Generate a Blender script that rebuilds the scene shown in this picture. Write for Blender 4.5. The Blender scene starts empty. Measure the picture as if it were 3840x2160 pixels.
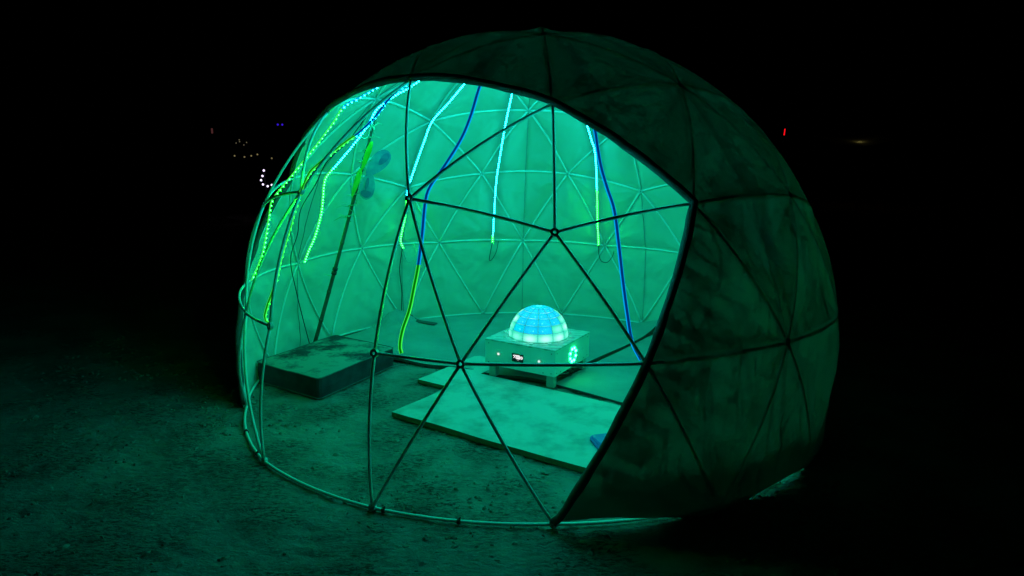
import bpy, bmesh, math, random
import numpy as np
from mathutils import Vector, Matrix

random.seed(7)
rng = np.random.default_rng(11)
sc = bpy.context.scene
COL = sc.collection

# ------------------------------------------------------------------ camera, sky, exposure
CAM = Vector((-0.08627, -4.90485, 1.74293))
FW = Vector((-0.0136383, 0.97866273, -0.20502015))
RT = Vector((0.99977368, 0.01669489, 0.01318631))
UP = Vector((-0.01632774, 0.20479391, 0.97866892))
cam_d = bpy.data.cameras.new('camera')
cam = bpy.data.objects.new('camera', cam_d)
COL.objects.link(cam)
cam_d.sensor_width = 36.0
cam_d.lens = 23.336
cam_d.clip_start = 0.05
cam_d.clip_end = 2000
M = Matrix((RT, UP, -FW)).transposed().to_4x4()
M.translation = CAM
cam.matrix_world = M
sc.camera = cam

world = bpy.data.worlds.new('World')
sc.world = world
world.use_nodes = True
wn = world.node_tree
wn.nodes.clear()
w_out = wn.nodes.new('ShaderNodeOutputWorld')
w_bg = wn.nodes.new('ShaderNodeBackground')
w_sky = wn.nodes.new('ShaderNodeTexSky')
w_sky.sky_type = 'NISHITA'
w_sky.sun_disc = False
w_sky.sun_elevation = math.radians(-9)
w_sky.sun_rotation = math.radians(160)
w_bg.inputs['Strength'].default_value = 0.012
wn.links.new(w_sky.outputs[0], w_bg.inputs['Color'])
wn.links.new(w_bg.outputs[0], w_out.inputs['Surface'])

sc.view_settings.view_transform = 'Standard'
sc.view_settings.look = 'None'
sc.view_settings.exposure = 0.0
sc.view_settings.gamma = 1.0
sc.view_settings.use_curve_mapping = False
sc.render.engine = 'CYCLES'
cy = sc.cycles
cy.max_bounces = 7
cy.diffuse_bounces = 5
cy.glossy_bounces = 2
cy.transmission_bounces = 4
cy.transparent_max_bounces = 6
cy.use_denoising = True
cy.sample_clamp_indirect = 6.0
cy.caustics_reflective = False
cy.caustics_refractive = False

# ------------------------------------------------------------------ constants of the dome
ZC = 0.41182          # height of the dome's centre over the ground
ZS = 1.01329          # slight vertical stretch
R = 2.1
AZ0 = -1.5364046
CEN = np.array([0, 0, ZC])


def ang(az):
    return AZ0 - math.radians(az)


def azof(p):
    return (-math.degrees(math.atan2(p[1], p[0]) - AZ0)) % 360


def shell(az, lat, r):
    a = ang(az)
    l = math.radians(lat)
    return np.array([r * math.cos(l) * math.cos(a), r * math.cos(l) * math.sin(a), ZC + ZS * r * math.sin(l)])


# ------------------------------------------------------------------ helpers
def mesh_obj(name, verts, faces, mats, parent=None, smooth=False, midx=None, loc=None):
    me = bpy.data.meshes.new(name)
    me.from_pydata([tuple(map(float, v)) for v in verts], [], faces)
    if not isinstance(mats, (list, tuple)):
        mats = [mats]
    for m in mats:
        me.materials.append(m)
    if midx is not None:
        me.polygons.foreach_set('material_index', list(midx))
    if smooth:
        me.polygons.foreach_set('use_smooth', [True] * len(me.polygons))
    me.update()
    o = bpy.data.objects.new(name, me)
    COL.objects.link(o)
    if parent is not None:
        o.parent = parent
        if loc is None and parent.type == 'EMPTY':
            o.matrix_parent_inverse = parent.matrix_world.inverted()
    if loc is not None:
        o.location = loc
    return o


def thing(name, label, cat, loc=(0, 0, 0), group=None):
    o = bpy.data.objects.new(name, None)
    COL.objects.link(o)
    o.location = loc
    o.empty_display_size = 0.1
    o['label'] = label
    o['category'] = cat
    if group:
        o['group'] = group
    o.matrix_world = Matrix.Translation(Vector(loc))
    return o


def tag(o, label=None, cat=None, group=None, kind=None):
    if label: o['label'] = label
    if cat: o['category'] = cat
    if group: o['group'] = group
    if kind: o['kind'] = kind
    return o


def frames(pts):
    pts = [Vector(p) for p in pts]
    n = len(pts)
    T = []
    for i in range(n):
        a = pts[max(0, i - 1)]
        b = pts[min(n - 1, i + 1)]
        t = (b - a)
        T.append(t.normalized() if t.length > 1e-9 else Vector((0, 0, 1)))
    ref = Vector((0, 0, 1)) if abs(T[0].z) < 0.9 else Vector((1, 0, 0))
    N = []
    nrm = (ref - T[0] * ref.dot(T[0])).normalized()
    for t in T:
        nrm = (nrm - t * nrm.dot(t))
        nrm = nrm.normalized() if nrm.length > 1e-6 else t.orthogonal().normalized()
        N.append(nrm.copy())
    return pts, T, N


def tube(pts, r, sides=8, caps=True):
    P, T, N = frames(pts)
    rr = r if hasattr(r, '__len__') else [r] * len(P)
    V = []
    F = []
    for p, t, n, q in zip(P, T, N, rr):
        b = t.cross(n)
        for k in range(sides):
            a = 2 * math.pi * k / sides
            V.append(p + (n * math.cos(a) + b * math.sin(a)) * q)
    for i in range(len(P) - 1):
        for k in range(sides):
            k2 = (k + 1) % sides
            F.append((i * sides + k, i * sides + k2, (i + 1) * sides + k2, (i + 1) * sides + k))
    if caps:
        F.append(tuple(range(sides - 1, -1, -1)))
        F.append(tuple((len(P) - 1) * sides + k for k in range(sides)))
    return V, F


def join(*parts):
    V = []
    F = []
    for v, f in parts:
        o = len(V)
        V += list(v)
        F += [tuple(i + o for i in q) for q in f]
    return V, F


def box_vf(x0, x1, y0, y1, z0, z1):
    V = [(x0, y0, z0), (x1, y0, z0), (x1, y1, z0), (x0, y1, z0), (x0, y0, z1), (x1, y0, z1), (x1, y1, z1), (x0, y1, z1)]
    F = [(0, 3, 2, 1), (4, 5, 6, 7), (0, 1, 5, 4), (1, 2, 6, 5), (2, 3, 7, 6), (3, 0, 4, 7)]
    return V, F


def sphere_vf(c, r, nu=10, nv=6, sz=1.0):
    V = [(c[0], c[1], c[2] + r * sz)]
    for j in range(1, nv):
        t = math.pi * j / nv
        for i in range(nu):
            a = 2 * math.pi * i / nu
            V.append((c[0] + r * math.sin(t) * math.cos(a), c[1] + r * math.sin(t) * math.sin(a), c[2] + r * sz * math.cos(t)))
    V.append((c[0], c[1], c[2] - r * sz))
    F = []
    for i in range(nu):
        F.append((0, 1 + i, 1 + (i + 1) % nu))
    for j in range(nv - 2):
        for i in range(nu):
            a = 1 + j * nu + i
            b = 1 + j * nu + (i + 1) % nu
            F.append((a, a + nu, b + nu, b))
    o = 1 + (nv - 2) * nu
    for i in range(nu):
        F.append((len(V) - 1, o + (i + 1) % nu, o + i))
    return V, F


def disc_vf(c, nrm, r, h, n=12, hole=0.0):
    """short cylinder (or ring) standing on c along nrm"""
    c = Vector(c)
    z = Vector(nrm).normalized()
    x = z.orthogonal().normalized()
    y = z.cross(x)
    V = []
    F = []
    for k in range(n):
        a = 2 * math.pi * k / n
        d = x * math.cos(a) + y * math.sin(a)
        V += [c + d * r, c + d * r + z * h]
        if hole:
            V += [c + d * hole, c + d * hole + z * h]
    s = 4 if hole else 2
    for k in range(n):
        a = k * s
        b = ((k + 1) % n) * s
        F.append((a, b, b + 1, a + 1))
        if hole:
            F.append((a + 2, a + 3, b + 3, b + 2))
            F.append((a + 1, b + 1, b + 3, a + 3))
            F.append((a, a + 2, b + 2, b))
    if not hole:
        F.append(tuple(k * s + 1 for k in range(n)))
        F.append(tuple(k * s for k in range(n - 1, -1, -1)))
    return V, F


def smooth_path(P, n):
    """Catmull-Rom through P, n samples evenly along"""
    P = [np.array(p, float) for p in P]
    Q = [2 * P[0] - P[1]] + P + [2 * P[-1] - P[-2]]
    out = []
    for i in range(1, len(Q) - 2):
        for t in np.linspace(0, 1, 12, endpoint=False):
            a, b, c, d = Q[i - 1], Q[i], Q[i + 1], Q[i + 2]
            out.append(0.5 * (2 * b + (c - a) * t + (2 * a - 5 * b + 4 * c - d) * t * t + (3 * b - a - 3 * c + d) * t ** 3))
    out.append(P[-1])
    out = np.array(out)
    s = np.r_[0, np.cumsum(np.linalg.norm(np.diff(out, axis=0), axis=1))]
    u = np.linspace(0, s[-1], n)
    return np.stack([np.interp(u, s, out[:, k]) for k in range(3)], 1)


_LAT = rng.random((256, 256))


def vnoise(x, y):
    """smooth value noise in 0..1 on numpy arrays"""
    x = np.asarray(x, float)
    y = np.asarray(y, float)
    xi = np.floor(x).astype(int)
    yi = np.floor(y).astype(int)
    fx = x - xi
    fy = y - yi
    fx = fx * fx * (3 - 2 * fx)
    fy = fy * fy * (3 - 2 * fy)
    g = lambda a, b: _LAT[a & 255, b & 255]
    return (g(xi, yi) * (1 - fx) + g(xi + 1, yi) * fx) * (1 - fy) + (g(xi, yi + 1) * (1 - fx) + g(xi + 1, yi + 1) * fx) * fy


def fbm(x, y, o=4):
    s = 0
    a = 0.5
    for k in range(o):
        s = s + a * vnoise(x * 2 ** k + 17.3 * k, y * 2 ** k + 5.1 * k)
        a *= 0.5
    return s


# ------------------------------------------------------------------ materials
def new_mat(name):
    m = bpy.data.materials.new(name)
    m.use_nodes = True
    nt = m.node_tree
    nt.nodes.clear()
    out = nt.nodes.new('ShaderNodeOutputMaterial')
    return m, nt, out


def noise_col(nt, c1, c2, scale, detail=5, stretch=(1, 1, 1), lo=0.35, hi=0.65, coord='Object', rough=0.6):
    tc = nt.nodes.new('ShaderNodeTexCoord')
    mp = nt.nodes.new('ShaderNodeMapping')
    mp.inputs['Scale'].default_value = stretch
    nz = nt.nodes.new('ShaderNodeTexNoise')
    nz.inputs['Scale'].default_value = scale
    nz.inputs['Detail'].default_value = detail
    nz.inputs['Roughness'].default_value = rough
    rp = nt.nodes.new('ShaderNodeValToRGB')
    rp.color_ramp.elements[0].position = lo
    rp.color_ramp.elements[1].position = hi
    rp.color_ramp.elements[0].color = (*c1, 1)
    rp.color_ramp.elements[1].color = (*c2, 1)
    nt.links.new(tc.outputs[coord], mp.inputs[0])
    nt.links.new(mp.outputs[0], nz.inputs['Vector'])
    nt.links.new(nz.outputs['Fac'], rp.inputs[0])
    return rp, nz


def pbr(name, c1, c2=None, scale=12, rough=0.7, bump=0.0, bscale=60, stretch=(1, 1, 1), lo=0.35, hi=0.65, metal=0.0, spec=0.3):
    m, nt, out = new_mat(name)
    b = nt.nodes.new('ShaderNodeBsdfPrincipled')
    rp, nz = noise_col(nt, c1, c2 or tuple(x * 0.8 for x in c1), scale, stretch=stretch, lo=lo, hi=hi)
    nt.links.new(rp.outputs[0], b.inputs['Base Color'])
    b.inputs['Roughness'].default_value = rough
    b.inputs['Metallic'].default_value = metal
    b.inputs['Specular IOR Level'].default_value = spec
    if bump:
        rp2, nz2 = noise_col(nt, (0, 0, 0), (1, 1, 1), bscale, detail=6, lo=0.2, hi=0.8, stretch=stretch)
        bp = nt.nodes.new('ShaderNodeBump')
        bp.inputs['Strength'].default_value = bump
        bp.inputs['Distance'].default_value = 0.01
        nt.links.new(rp2.outputs[0], bp.inputs['Height'])
        nt.links.new(bp.outputs[0], b.inputs['Normal'])
    nt.links.new(b.outputs[0], out.inputs['Surface'])
    return m


def glow(name, col, strength, sample=True):
    m, nt, out = new_mat(name)
    e = nt.nodes.new('ShaderNodeEmission')
    e.inputs['Color'].default_value = (*col, 1)
    e.inputs['Strength'].default_value = strength
    nt.links.new(e.outputs[0], out.inputs['Surface'])
    if not sample:
        m.cycles.emission_sampling = 'NONE'
    return m


def cloth(name, c1, c2, trans, bump=0.35, bscale=9.0, ply_shade=False):
    """canvas: diffuse with a share of light let through; dust stains vary its colour a little"""
    m, nt, out = new_mat(name)
    rp, nz = noise_col(nt, c1, c2, 2.3, detail=7, lo=0.3, hi=0.7)
    d = nt.nodes.new('ShaderNodeBsdfDiffuse')
    t = nt.nodes.new('ShaderNodeBsdfTranslucent')
    mx = nt.nodes.new('ShaderNodeMixShader')
    rp2, nz2 = noise_col(nt, (trans * 0.86,) * 3, (trans * 1.08,) * 3, 3.4, detail=8, lo=0.3, hi=0.7, stretch=(1, 1, 1), rough=0.65)
    if ply_shade:
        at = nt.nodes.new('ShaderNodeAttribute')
        at.attribute_name = 'ply_shade'
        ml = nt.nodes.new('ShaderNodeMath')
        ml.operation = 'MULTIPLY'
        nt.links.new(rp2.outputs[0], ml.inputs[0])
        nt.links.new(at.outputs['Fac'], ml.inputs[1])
        # fine drawn creases, where the cloth is folded on itself
        tc0 = nt.nodes.new('ShaderNodeTexCoord')
        cr_out = None
        for (rot, scl, dens) in (((0.35, 0.75, 0.5), (7.5, 7.5, 1.1), 1.0), ((-0.5, -0.45, 0.2), (9.0, 9.0, 1.5), 0.8)):
            mpc = nt.nodes.new('ShaderNodeMapping')
            mpc.inputs['Rotation'].default_value = rot
            mpc.inputs['Scale'].default_value = scl
            nzc = nt.nodes.new('ShaderNodeTexNoise')
            nzc.inputs['Scale'].default_value = 1.0
            nzc.inputs['Detail'].default_value = 1.2
            nzc.inputs['Distortion'].default_value = 0.25
            rc_ = nt.nodes.new('ShaderNodeValToRGB')
            e_ = rc_.color_ramp.elements
            e_[0].position = 0.472; e_[0].color = (1, 1, 1, 1)
            e_[1].position = 0.528; e_[1].color = (1, 1, 1, 1)
            k_ = e_.new(0.5); k_.color = (1 - 0.50 * dens,) * 3 + (1,)
            nt.links.new(tc0.outputs['Object'], mpc.inputs[0])
            nt.links.new(mpc.outputs[0], nzc.inputs['Vector'])
            nt.links.new(nzc.outputs['Fac'], rc_.inputs[0])
            mm = nt.nodes.new('ShaderNodeMath'); mm.operation = 'MULTIPLY'
            nt.links.new(ml.outputs[0], mm.inputs[0])
            nt.links.new(rc_.outputs[0], mm.inputs[1])
            ml = mm
        # pleats drawn out from the gathered edge of the opening
        an = []
        for nm in ('edge_s', 'edge_d', 'edge_w'):
            a_ = nt.nodes.new('ShaderNodeAttribute'); a_.attribute_name = nm
            an.append(a_)
        cx = nt.nodes.new('ShaderNodeCombineXYZ')
        nt.links.new(an[0].outputs['Fac'], cx.inputs[0])
        nt.links.new(an[1].outputs['Fac'], cx.inputs[1])
        mpe = nt.nodes.new('ShaderNodeMapping'); mpe.inputs['Scale'].default_value = (11, 1.3, 1)
        nze = nt.nodes.new('ShaderNodeTexNoise'); nze.inputs['Scale'].default_value = 1.0
        nze.inputs['Detail'].default_value = 2.0; nze.inputs['Distortion'].default_value = 0.3
        rce = nt.nodes.new('ShaderNodeValToRGB')
        e_ = rce.color_ramp.elements
        e_[0].position = 0.42; e_[0].color = (0, 0, 0, 1)
        e_[1].position = 0.58; e_[1].color = (0, 0, 0, 1)
        k_ = e_.new(0.5); k_.color = (1, 1, 1, 1)
        nt.links.new(cx.outputs[0], mpe.inputs[0])
        nt.links.new(mpe.outputs[0], nze.inputs['Vector'])
        nt.links.new(nze.outputs['Fac'], rce.inputs[0])
        mw = nt.nodes.new('ShaderNodeMath'); mw.operation = 'MULTIPLY'
        nt.links.new(rce.outputs[0], mw.inputs[0]); nt.links.new(an[2].outputs['Fac'], mw.inputs[1])
        inv = nt.nodes.new('ShaderNodeMath'); inv.operation = 'SUBTRACT'; inv.use_clamp = True
        inv.inputs[0].default_value = 1.0
        nt.links.new(mw.outputs[0], inv.inputs[1])
        mm = nt.nodes.new('ShaderNodeMath'); mm.operation = 'MULTIPLY'
        nt.links.new(ml.outputs[0], mm.inputs[0]); nt.links.new(inv.outputs[0], mm.inputs[1])
        ml = mm
        # cloth that lies flat is made less translucent
        g = nt.nodes.new('ShaderNodeNewGeometry')
        sx_ = nt.nodes.new('ShaderNodeSeparateXYZ')
        nt.links.new(g.outputs['True Normal'], sx_.inputs[0])
        ab = nt.nodes.new('ShaderNodeMath'); ab.operation = 'ABSOLUTE'
        nt.links.new(sx_.outputs['Z'], ab.inputs[0])
        flat_mr = nt.nodes.new('ShaderNodeMapRange')
        flat_mr.inputs['From Min'].default_value = 0.15
        flat_mr.inputs['From Max'].default_value = 0.8
        flat_mr.inputs['To Min'].default_value = 1.0
        flat_mr.inputs['To Max'].default_value = 0.36
        nt.links.new(ab.outputs[0], flat_mr.inputs['Value'])
        m2 = nt.nodes.new('ShaderNodeMath'); m2.operation = 'MULTIPLY'
        nt.links.new(ml.outputs[0], m2.inputs[0])
        nt.links.new(flat_mr.outputs[0], m2.inputs[1])
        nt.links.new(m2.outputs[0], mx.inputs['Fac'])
    else:
        nt.links.new(rp2.outputs[0], mx.inputs['Fac'])
    nt.links.new(rp.outputs[0], d.inputs['Color'])
    t.inputs['Color'].default_value = (0.80, 0.92, 0.58, 1)
    # creases
    tc = nt.nodes.new('ShaderNodeTexCoord')
    mp = nt.nodes.new('ShaderNodeMapping')
    mp.inputs['Scale'].default_value = (1.0, 1.0, 2.2)
    nz3 = nt.nodes.new('ShaderNodeTexNoise')
    nz3.inputs['Scale'].default_value = bscale * 0.55
    nz3.inputs['Detail'].default_value = 5
    nz3.inputs['Roughness'].default_value = 0.5
    nz3.inputs['Distortion'].default_value = 0.9
    bp = nt.nodes.new('ShaderNodeBump')
    bp.inputs['Strength'].default_value = bump
    bp.inputs['Distance'].default_value = 0.03
    nt.links.new(tc.outputs['Object'], mp.inputs[0])
    nt.links.new(mp.outputs[0], nz3.inputs['Vector'])
    nt.links.new(nz3.outputs['Fac'], bp.inputs['Height'])
    for s in (d, t):
        nt.links.new(bp.outputs[0], s.inputs['Normal'])
    nt.links.new(d.outputs[0], mx.inputs[1])
    nt.links.new(t.outputs[0], mx.inputs[2])
    nt.links.new(mx.outputs[0], out.inputs['Surface'])
    return m


def playa_mat():
    m, nt, out = new_mat('playa_dust')
    b = nt.nodes.new('ShaderNodeBsdfPrincipled')
    b.inputs['Roughness'].default_value = 0.95
    b.inputs['Specular IOR Level'].default_value = 0.1
    rpA, nA = noise_col(nt, (0.22, 0.205, 0.18), (0.46, 0.435, 0.39), 2.2, detail=8, lo=0.3, hi=0.68, rough=0.62)
    # crusty flecks: shadows of small crumbs painted dark into the colour, gathered in patches
    rpB, nB = noise_col(nt, (0, 0, 0), (1, 1, 1), 60, detail=5, lo=0.44, hi=0.49, stretch=(0.45, 1.25, 1), rough=0.75)
    rpC, nC = noise_col(nt, (0, 0, 0), (1, 1, 1), 2.3, detail=5, lo=0.42, hi=0.56)
    mxf = nt.nodes.new('ShaderNodeMath')
    mxf.operation = 'MAXIMUM'
    nt.links.new(rpB.outputs[0], mxf.inputs[0])
    nt.links.new(rpC.outputs[0], mxf.inputs[1])
    mul = nt.nodes.new('ShaderNodeMixRGB')
    mul.blend_type = 'MIX'
    mul.inputs[1].default_value = (0.11, 0.10, 0.09, 1)
    nt.links.new(mxf.outputs[0], mul.inputs[0])
    nt.links.new(rpA.outputs[0], mul.inputs[2])
    nt.links.new(mul.outputs[0], b.inputs['Base Color'])
    bp = nt.nodes.new('ShaderNodeBump')
    bp.inputs['Strength'].default_value = 0.9
    bp.inputs['Distance'].default_value = 0.025
    rpD, nD = noise_col(nt, (0, 0, 0), (1, 1, 1), 30, detail=8, lo=0.3, hi=0.7, stretch=(0.7, 1.2, 1), rough=0.7)
    ad = nt.nodes.new('ShaderNodeMath')
    ad.operation = 'MULTIPLY_ADD'
    ad.inputs[1].default_value = 0.5
    nt.links.new(mxf.outputs[0], ad.inputs[0])
    nt.links.new(rpD.outputs[0], ad.inputs[2])
    nt.links.new(ad.outputs[0], bp.inputs['Height'])
    nt.links.new(bp.outputs[0], b.inputs['Normal'])
    nt.links.new(b.outputs[0], out.inputs['Surface'])
    return m


def mattress_mat():
    """dark blue-grey cover, pale dust lying on whatever faces up, rubbed off in blotches"""
    m, nt, out = new_mat('dusty_mattress')
    b = nt.nodes.new('ShaderNodeBsdfPrincipled')
    b.inputs['Roughness'].default_value = 0.9
    b.inputs['Specular IOR Level'].default_value = 0.15
    rp, nz = noise_col(nt, (0, 0, 0), (1, 1, 1), 3.6, detail=8, lo=0.41, hi=0.53, rough=0.66)
    g = nt.nodes.new('ShaderNodeNewGeometry')
    sp = nt.nodes.new('ShaderNodeSeparateXYZ')
    nt.links.new(g.outputs['True Normal'], sp.inputs[0])
    mr = nt.nodes.new('ShaderNodeMapRange')
    mr.inputs['From Min'].default_value = 0.4
    mr.inputs['From Max'].default_value = 0.9
    nt.links.new(sp.outputs['Z'], mr.inputs['Value'])
    mu = nt.nodes.new('ShaderNodeMath')
    mu.operation = 'MULTIPLY'
    nt.links.new(rp.outputs[0], mu.inputs[0])
    nt.links.new(mr.outputs[0], mu.inputs[1])
    rp3, nz3 = noise_col(nt, (0.035, 0.04, 0.05), (0.075, 0.085, 0.1), 7, lo=0.35, hi=0.75)
    mx = nt.nodes.new('ShaderNodeMixRGB')
    mx.inputs[2].default_value = (0.30, 0.29, 0.26, 1)
    nt.links.new(mu.outputs[0], mx.inputs[0])
    nt.links.new(rp3.outputs[0], mx.inputs[1])
    nt.links.new(mx.outputs[0], b.inputs['Base Color'])
    nt.links.new(b.outputs[0], out.inputs['Surface'])
    return m


MAT_GROUND = playa_mat()
MAT_CANVAS = cloth('canvas', (0.57, 0.60, 0.49), (0.61, 0.64, 0.53), 0.054, 0.22, ply_shade=True)
MAT_HEM = cloth('dark_webbing', (0.10, 0.10, 0.10), (0.14, 0.14, 0.135), 0.001)
MAT_SEAM = pbr('seam_thread', (0.30, 0.30, 0.28), (0.38, 0.38, 0.36), 20, 0.9)
MAT_PIPE = pbr('white_pipe', (0.82, 0.82, 0.80), (0.90, 0.90, 0.88), 6, 0.45, spec=0.4)
MAT_HUB = pbr('hub_plastic', (0.6, 0.6, 0.58), (0.7, 0.7, 0.68), 20, 0.5)
MAT_CLAMP = pbr('black_clamp', (0.03, 0.03, 0.03), (0.05, 0.05, 0.05), 30, 0.6)
MAT_FOAM_PALE = pbr('pale_foam_top', (0.36, 0.35, 0.32), (0.62, 0.61, 0.57), 5.0, 0.9, 0.35, 30, lo=0.30, hi=0.54)
MAT_FOAM_SIDE = pbr('yellow_foam_side', (0.16, 0.15, 0.075), (0.22, 0.20, 0.10), 14, 0.95, 0.3, 50)
MAT_CARPET = pbr('grey_carpet', (0.26, 0.27, 0.265), (0.38, 0.39, 0.38), 2.4, 0.95, 0.2, 60, lo=0.3, hi=0.7)
MAT_CARPET_SIDE = pbr('carpet_edge', (0.07, 0.075, 0.075), (0.10, 0.105, 0.105), 14, 0.95)
MAT_STRAP = pbr('dark_strap', (0.07, 0.08, 0.085), (0.10, 0.11, 0.115), 14, 0.9)
MAT_MATTRESS = mattress_mat()
MAT_PIPING = pbr('mattress_piping', (0.10, 0.11, 0.11), (0.16, 0.17, 0.17), 30, 0.8)
MAT_BAMBOO = pbr('bamboo', (0.10, 0.085, 0.06), (0.16, 0.14, 0.10), 8, 0.6, 0.2, 40, stretch=(1, 1, 0.2))
MAT_CABLE = pbr('black_cable', (0.025, 0.025, 0.025), (0.04, 0.04, 0.04), 20, 0.5)
MAT_CABLE_PALE = pbr('pale_wire', (0.5, 0.5, 0.48), (0.6, 0.6, 0.58), 20, 0.5)
MAT_BOX = pbr('painted_plywood', (0.78, 0.79, 0.74), (0.86, 0.87, 0.82), 5, 0.65, 0.06, 90)
MAT_BOXTOP = pbr('strand_board', (0.36, 0.36, 0.33), (0.78, 0.77, 0.72), 22, 0.5, 0.25, 60, stretch=(0.45, 1.6, 1), lo=0.36, hi=0.62, spec=0.5)
MAT_LEG = pbr('timber_leg', (0.44, 0.42, 0.36), (0.54, 0.51, 0.44), 10, 0.8, 0.1, 40, stretch=(2, 2, 0.3))
MAT_BUTTON = pbr('clear_button', (0.75, 0.75, 0.73), (0.85, 0.85, 0.83), 10, 0.2, spec=0.6)
MAT_SCREW = pbr('screw_head', (0.2, 0.2, 0.2), (0.28, 0.28, 0.28), 20, 0.4, metal=0.8)
MAT_SCREEN = pbr('screen_glass', (0.008, 0.009, 0.012), (0.012, 0.013, 0.016), 5, 0.15, spec=0.5)
MAT_ICON = glow('screen_icon', (1.0, 1.0, 1.0), 1.1, False)
MAT_ICON_GREY = glow('screen_icon_grey', (0.9, 0.86, 0.9), 0.45, False)
MAT_RIB = pbr('lamp_rib', (0.36, 0.55, 0.60), (0.42, 0.62, 0.66), 20, 0.6)
MAT_BLUE_PAD = pbr('blue_plastic', (0.02, 0.16, 0.62), (0.03, 0.19, 0.68), 8, 0.4, spec=0.4)
MAT_BLUE_PAD_IN = pbr('blue_plastic_pale', (0.10, 0.36, 0.6), (0.13, 0.40, 0.66), 8, 0.4)
MAT_LIME = pbr('lime_wing', (0.34, 0.72, 0.04), (0.42, 0.80, 0.06), 7, 0.6)
MAT_WING = pbr('blue_wing', (0.14, 0.32, 0.50), (0.22, 0.52, 0.60), 9, 0.6, lo=0.4, hi=0.6)
MAT_WINGDARK = pbr('blue_wing_dark', (0.09, 0.21, 0.40), (0.13, 0.28, 0.46), 16, 0.6, lo=0.4, hi=0.6)
MAT_VINE = pbr('vine_leaf', (0.22, 0.40, 0.20), (0.34, 0.55, 0.30), 14, 0.7)
MAT_LEAF = pbr('single_leaf', (0.10, 0.36, 0.06), (0.16, 0.46, 0.10), 14, 0.7)
MAT_DARK_METAL = pbr('dark_metal', (0.03, 0.03, 0.03), (0.05, 0.05, 0.05), 8, 0.6)
MAT_TARP = cloth('pale_tarp', (0.45, 0.42, 0.34), (0.55, 0.52, 0.42), 0.35, 0.2)

BLUE = (0.0044, 0.71, 0.64)
GREEN = (0.0042, 1.04, 0.014)
E_LED = 125.0
MAT_LED_B = glow('led_cyan', BLUE, E_LED)
MAT_LED_G = glow('led_green', GREEN, E_LED)
MAT_DIF_B = glow('sleeve_cyan', (0.0, 0.30, 1.0), 1.3)
MAT_DIF_G = glow('sleeve_green', (0.04, 1.0, 0.06), 1.2)
MAT_EDGE_B = glow('sleeve_edge_cyan', (0.0, 0.42, 1.0), 0.85, False)
MAT_EDGE_G = glow('sleeve_edge_green', (0.05, 1.0, 0.08), 0.95, False)
MAT_BACK_B = glow('tape_back_blue', (0.0, 0.030, 0.16), 1.0, False)
MAT_BACK_G = glow('tape_back_green', (0.001, 0.17, 0.002), 1.0, False)

# ------------------------------------------------------------------ ground
def build_ground():
    def axis(lo, hi, st):
        fine = np.arange(lo, hi + st / 2, st)
        g = st * np.cumsum(1.28 ** np.arange(1, 40))
        g = g[g < 1500]
        return np.r_[(lo - g)[::-1], fine, hi + g]
    xs = axis(-5.2, 3.2, 0.02)
    ys = axis(-2.7, 2.3, 0.02)
    X, Y = np.meshgrid(xs, ys, indexing='ij')
    w = np.clip(1 - (np.hypot(X, Y) - 6) / 10, 0, 1)
    Z = (fbm(X * 1.6, Y * 1.6, 4) - 0.5) * 0.020
    clump = np.clip(vnoise(X * 2.1 + 9, Y * 2.1 + 3) * 2.4 - 0.95, 0, 1)
    ridg = np.abs(vnoise(X * 11 + 40, Y * 23 + 7) - 0.5) * 2
    Z += clump * (ridg - 0.5) * 0.022
    Z += (vnoise(X * 30, Y * 38) - 0.5) * 0.006 * (0.3 + clump)
    # scuffs and prints
    for k in range(420):
        cx, cyy = rng.uniform(-4.2, 2.2), rng.uniform(-2.7, 1.4)
        a = rng.uniform(-0.5, 0.5) + (math.pi / 2 if rng.random() < 0.15 else 0)
        L, W = rng.uniform(0.05, 0.16), rng.uniform(0.018, 0.05)
        i0, i1 = np.searchsorted(xs, [cx - 0.4, cx + 0.4])
        j0, j1 = np.searchsorted(ys, [cyy - 0.4, cyy + 0.4])
        dx = X[i0:i1, j0:j1] - cx
        dy = Y[i0:i1, j0:j1] - cyy
        u = dx * math.cos(a) + dy * math.sin(a)
        v = -dx * math.sin(a) + dy * math.cos(a)
        q = (u / L) ** 2 + (v / W) ** 2
        Z[i0:i1, j0:j1] += -0.011 * np.exp(-q) + 0.006 * np.exp(-((np.sqrt(q) - 1.5) / 0.4) ** 2)
    # wheel tracks crossing the foreground
    for (x0, y0, x1, y1) in ((-3.4, 0.4, -1.1, -2.6), (-3.33, 0.42, -1.02, -2.6), (-2.6, -1.2, -0.7, -2.7)):
        L = math.hypot(x1 - x0, y1 - y0)
        d = ((X - x0) * (y1 - y0) - (Y - y0) * (x1 - x0)) / L + 0.05 * (vnoise(X * 0.8, Y * 0.8) - 0.5)
        Z += -0.007 * np.exp(-(d / 0.014) ** 2) * (vnoise(X * 3, Y * 3) > 0.35)
    Z = Z * w
    Z = np.minimum(Z, 0.004) - 0.006 * w
    Z = np.where(np.hypot(X, Y) < 2.25, np.minimum(Z, -0.001), Z)
    nx, ny = X.shape
    V = np.stack([X.ravel(), Y.ravel(), Z.ravel()], 1)
    idx = np.arange(nx * ny).reshape(nx, ny)
    F = np.stack([idx[:-1, :-1], idx[1:, :-1], idx[1:, 1:], idx[:-1, 1:]], -1).reshape(-1, 4)
    me = bpy.data.meshes.new('ground')
    me.vertices.add(len(V))
    me.vertices.foreach_set('co', V.ravel())
    me.loops.add(F.size)
    me.loops.foreach_set('vertex_index', F.ravel())
    me.polygons.add(len(F))
    me.polygons.foreach_set('loop_start', np.arange(0, F.size, 4))
    me.polygons.foreach_set('use_smooth', np.ones(len(F), bool))
    me.materials.append(MAT_GROUND)
    me.update(calc_edges=True)
    o = bpy.data.objects.new('ground', me)
    COL.objects.link(o)
    tag(o, 'pale cracked playa dust with scuffed footprints and wheel tracks', kind='structure')


build_ground()


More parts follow.
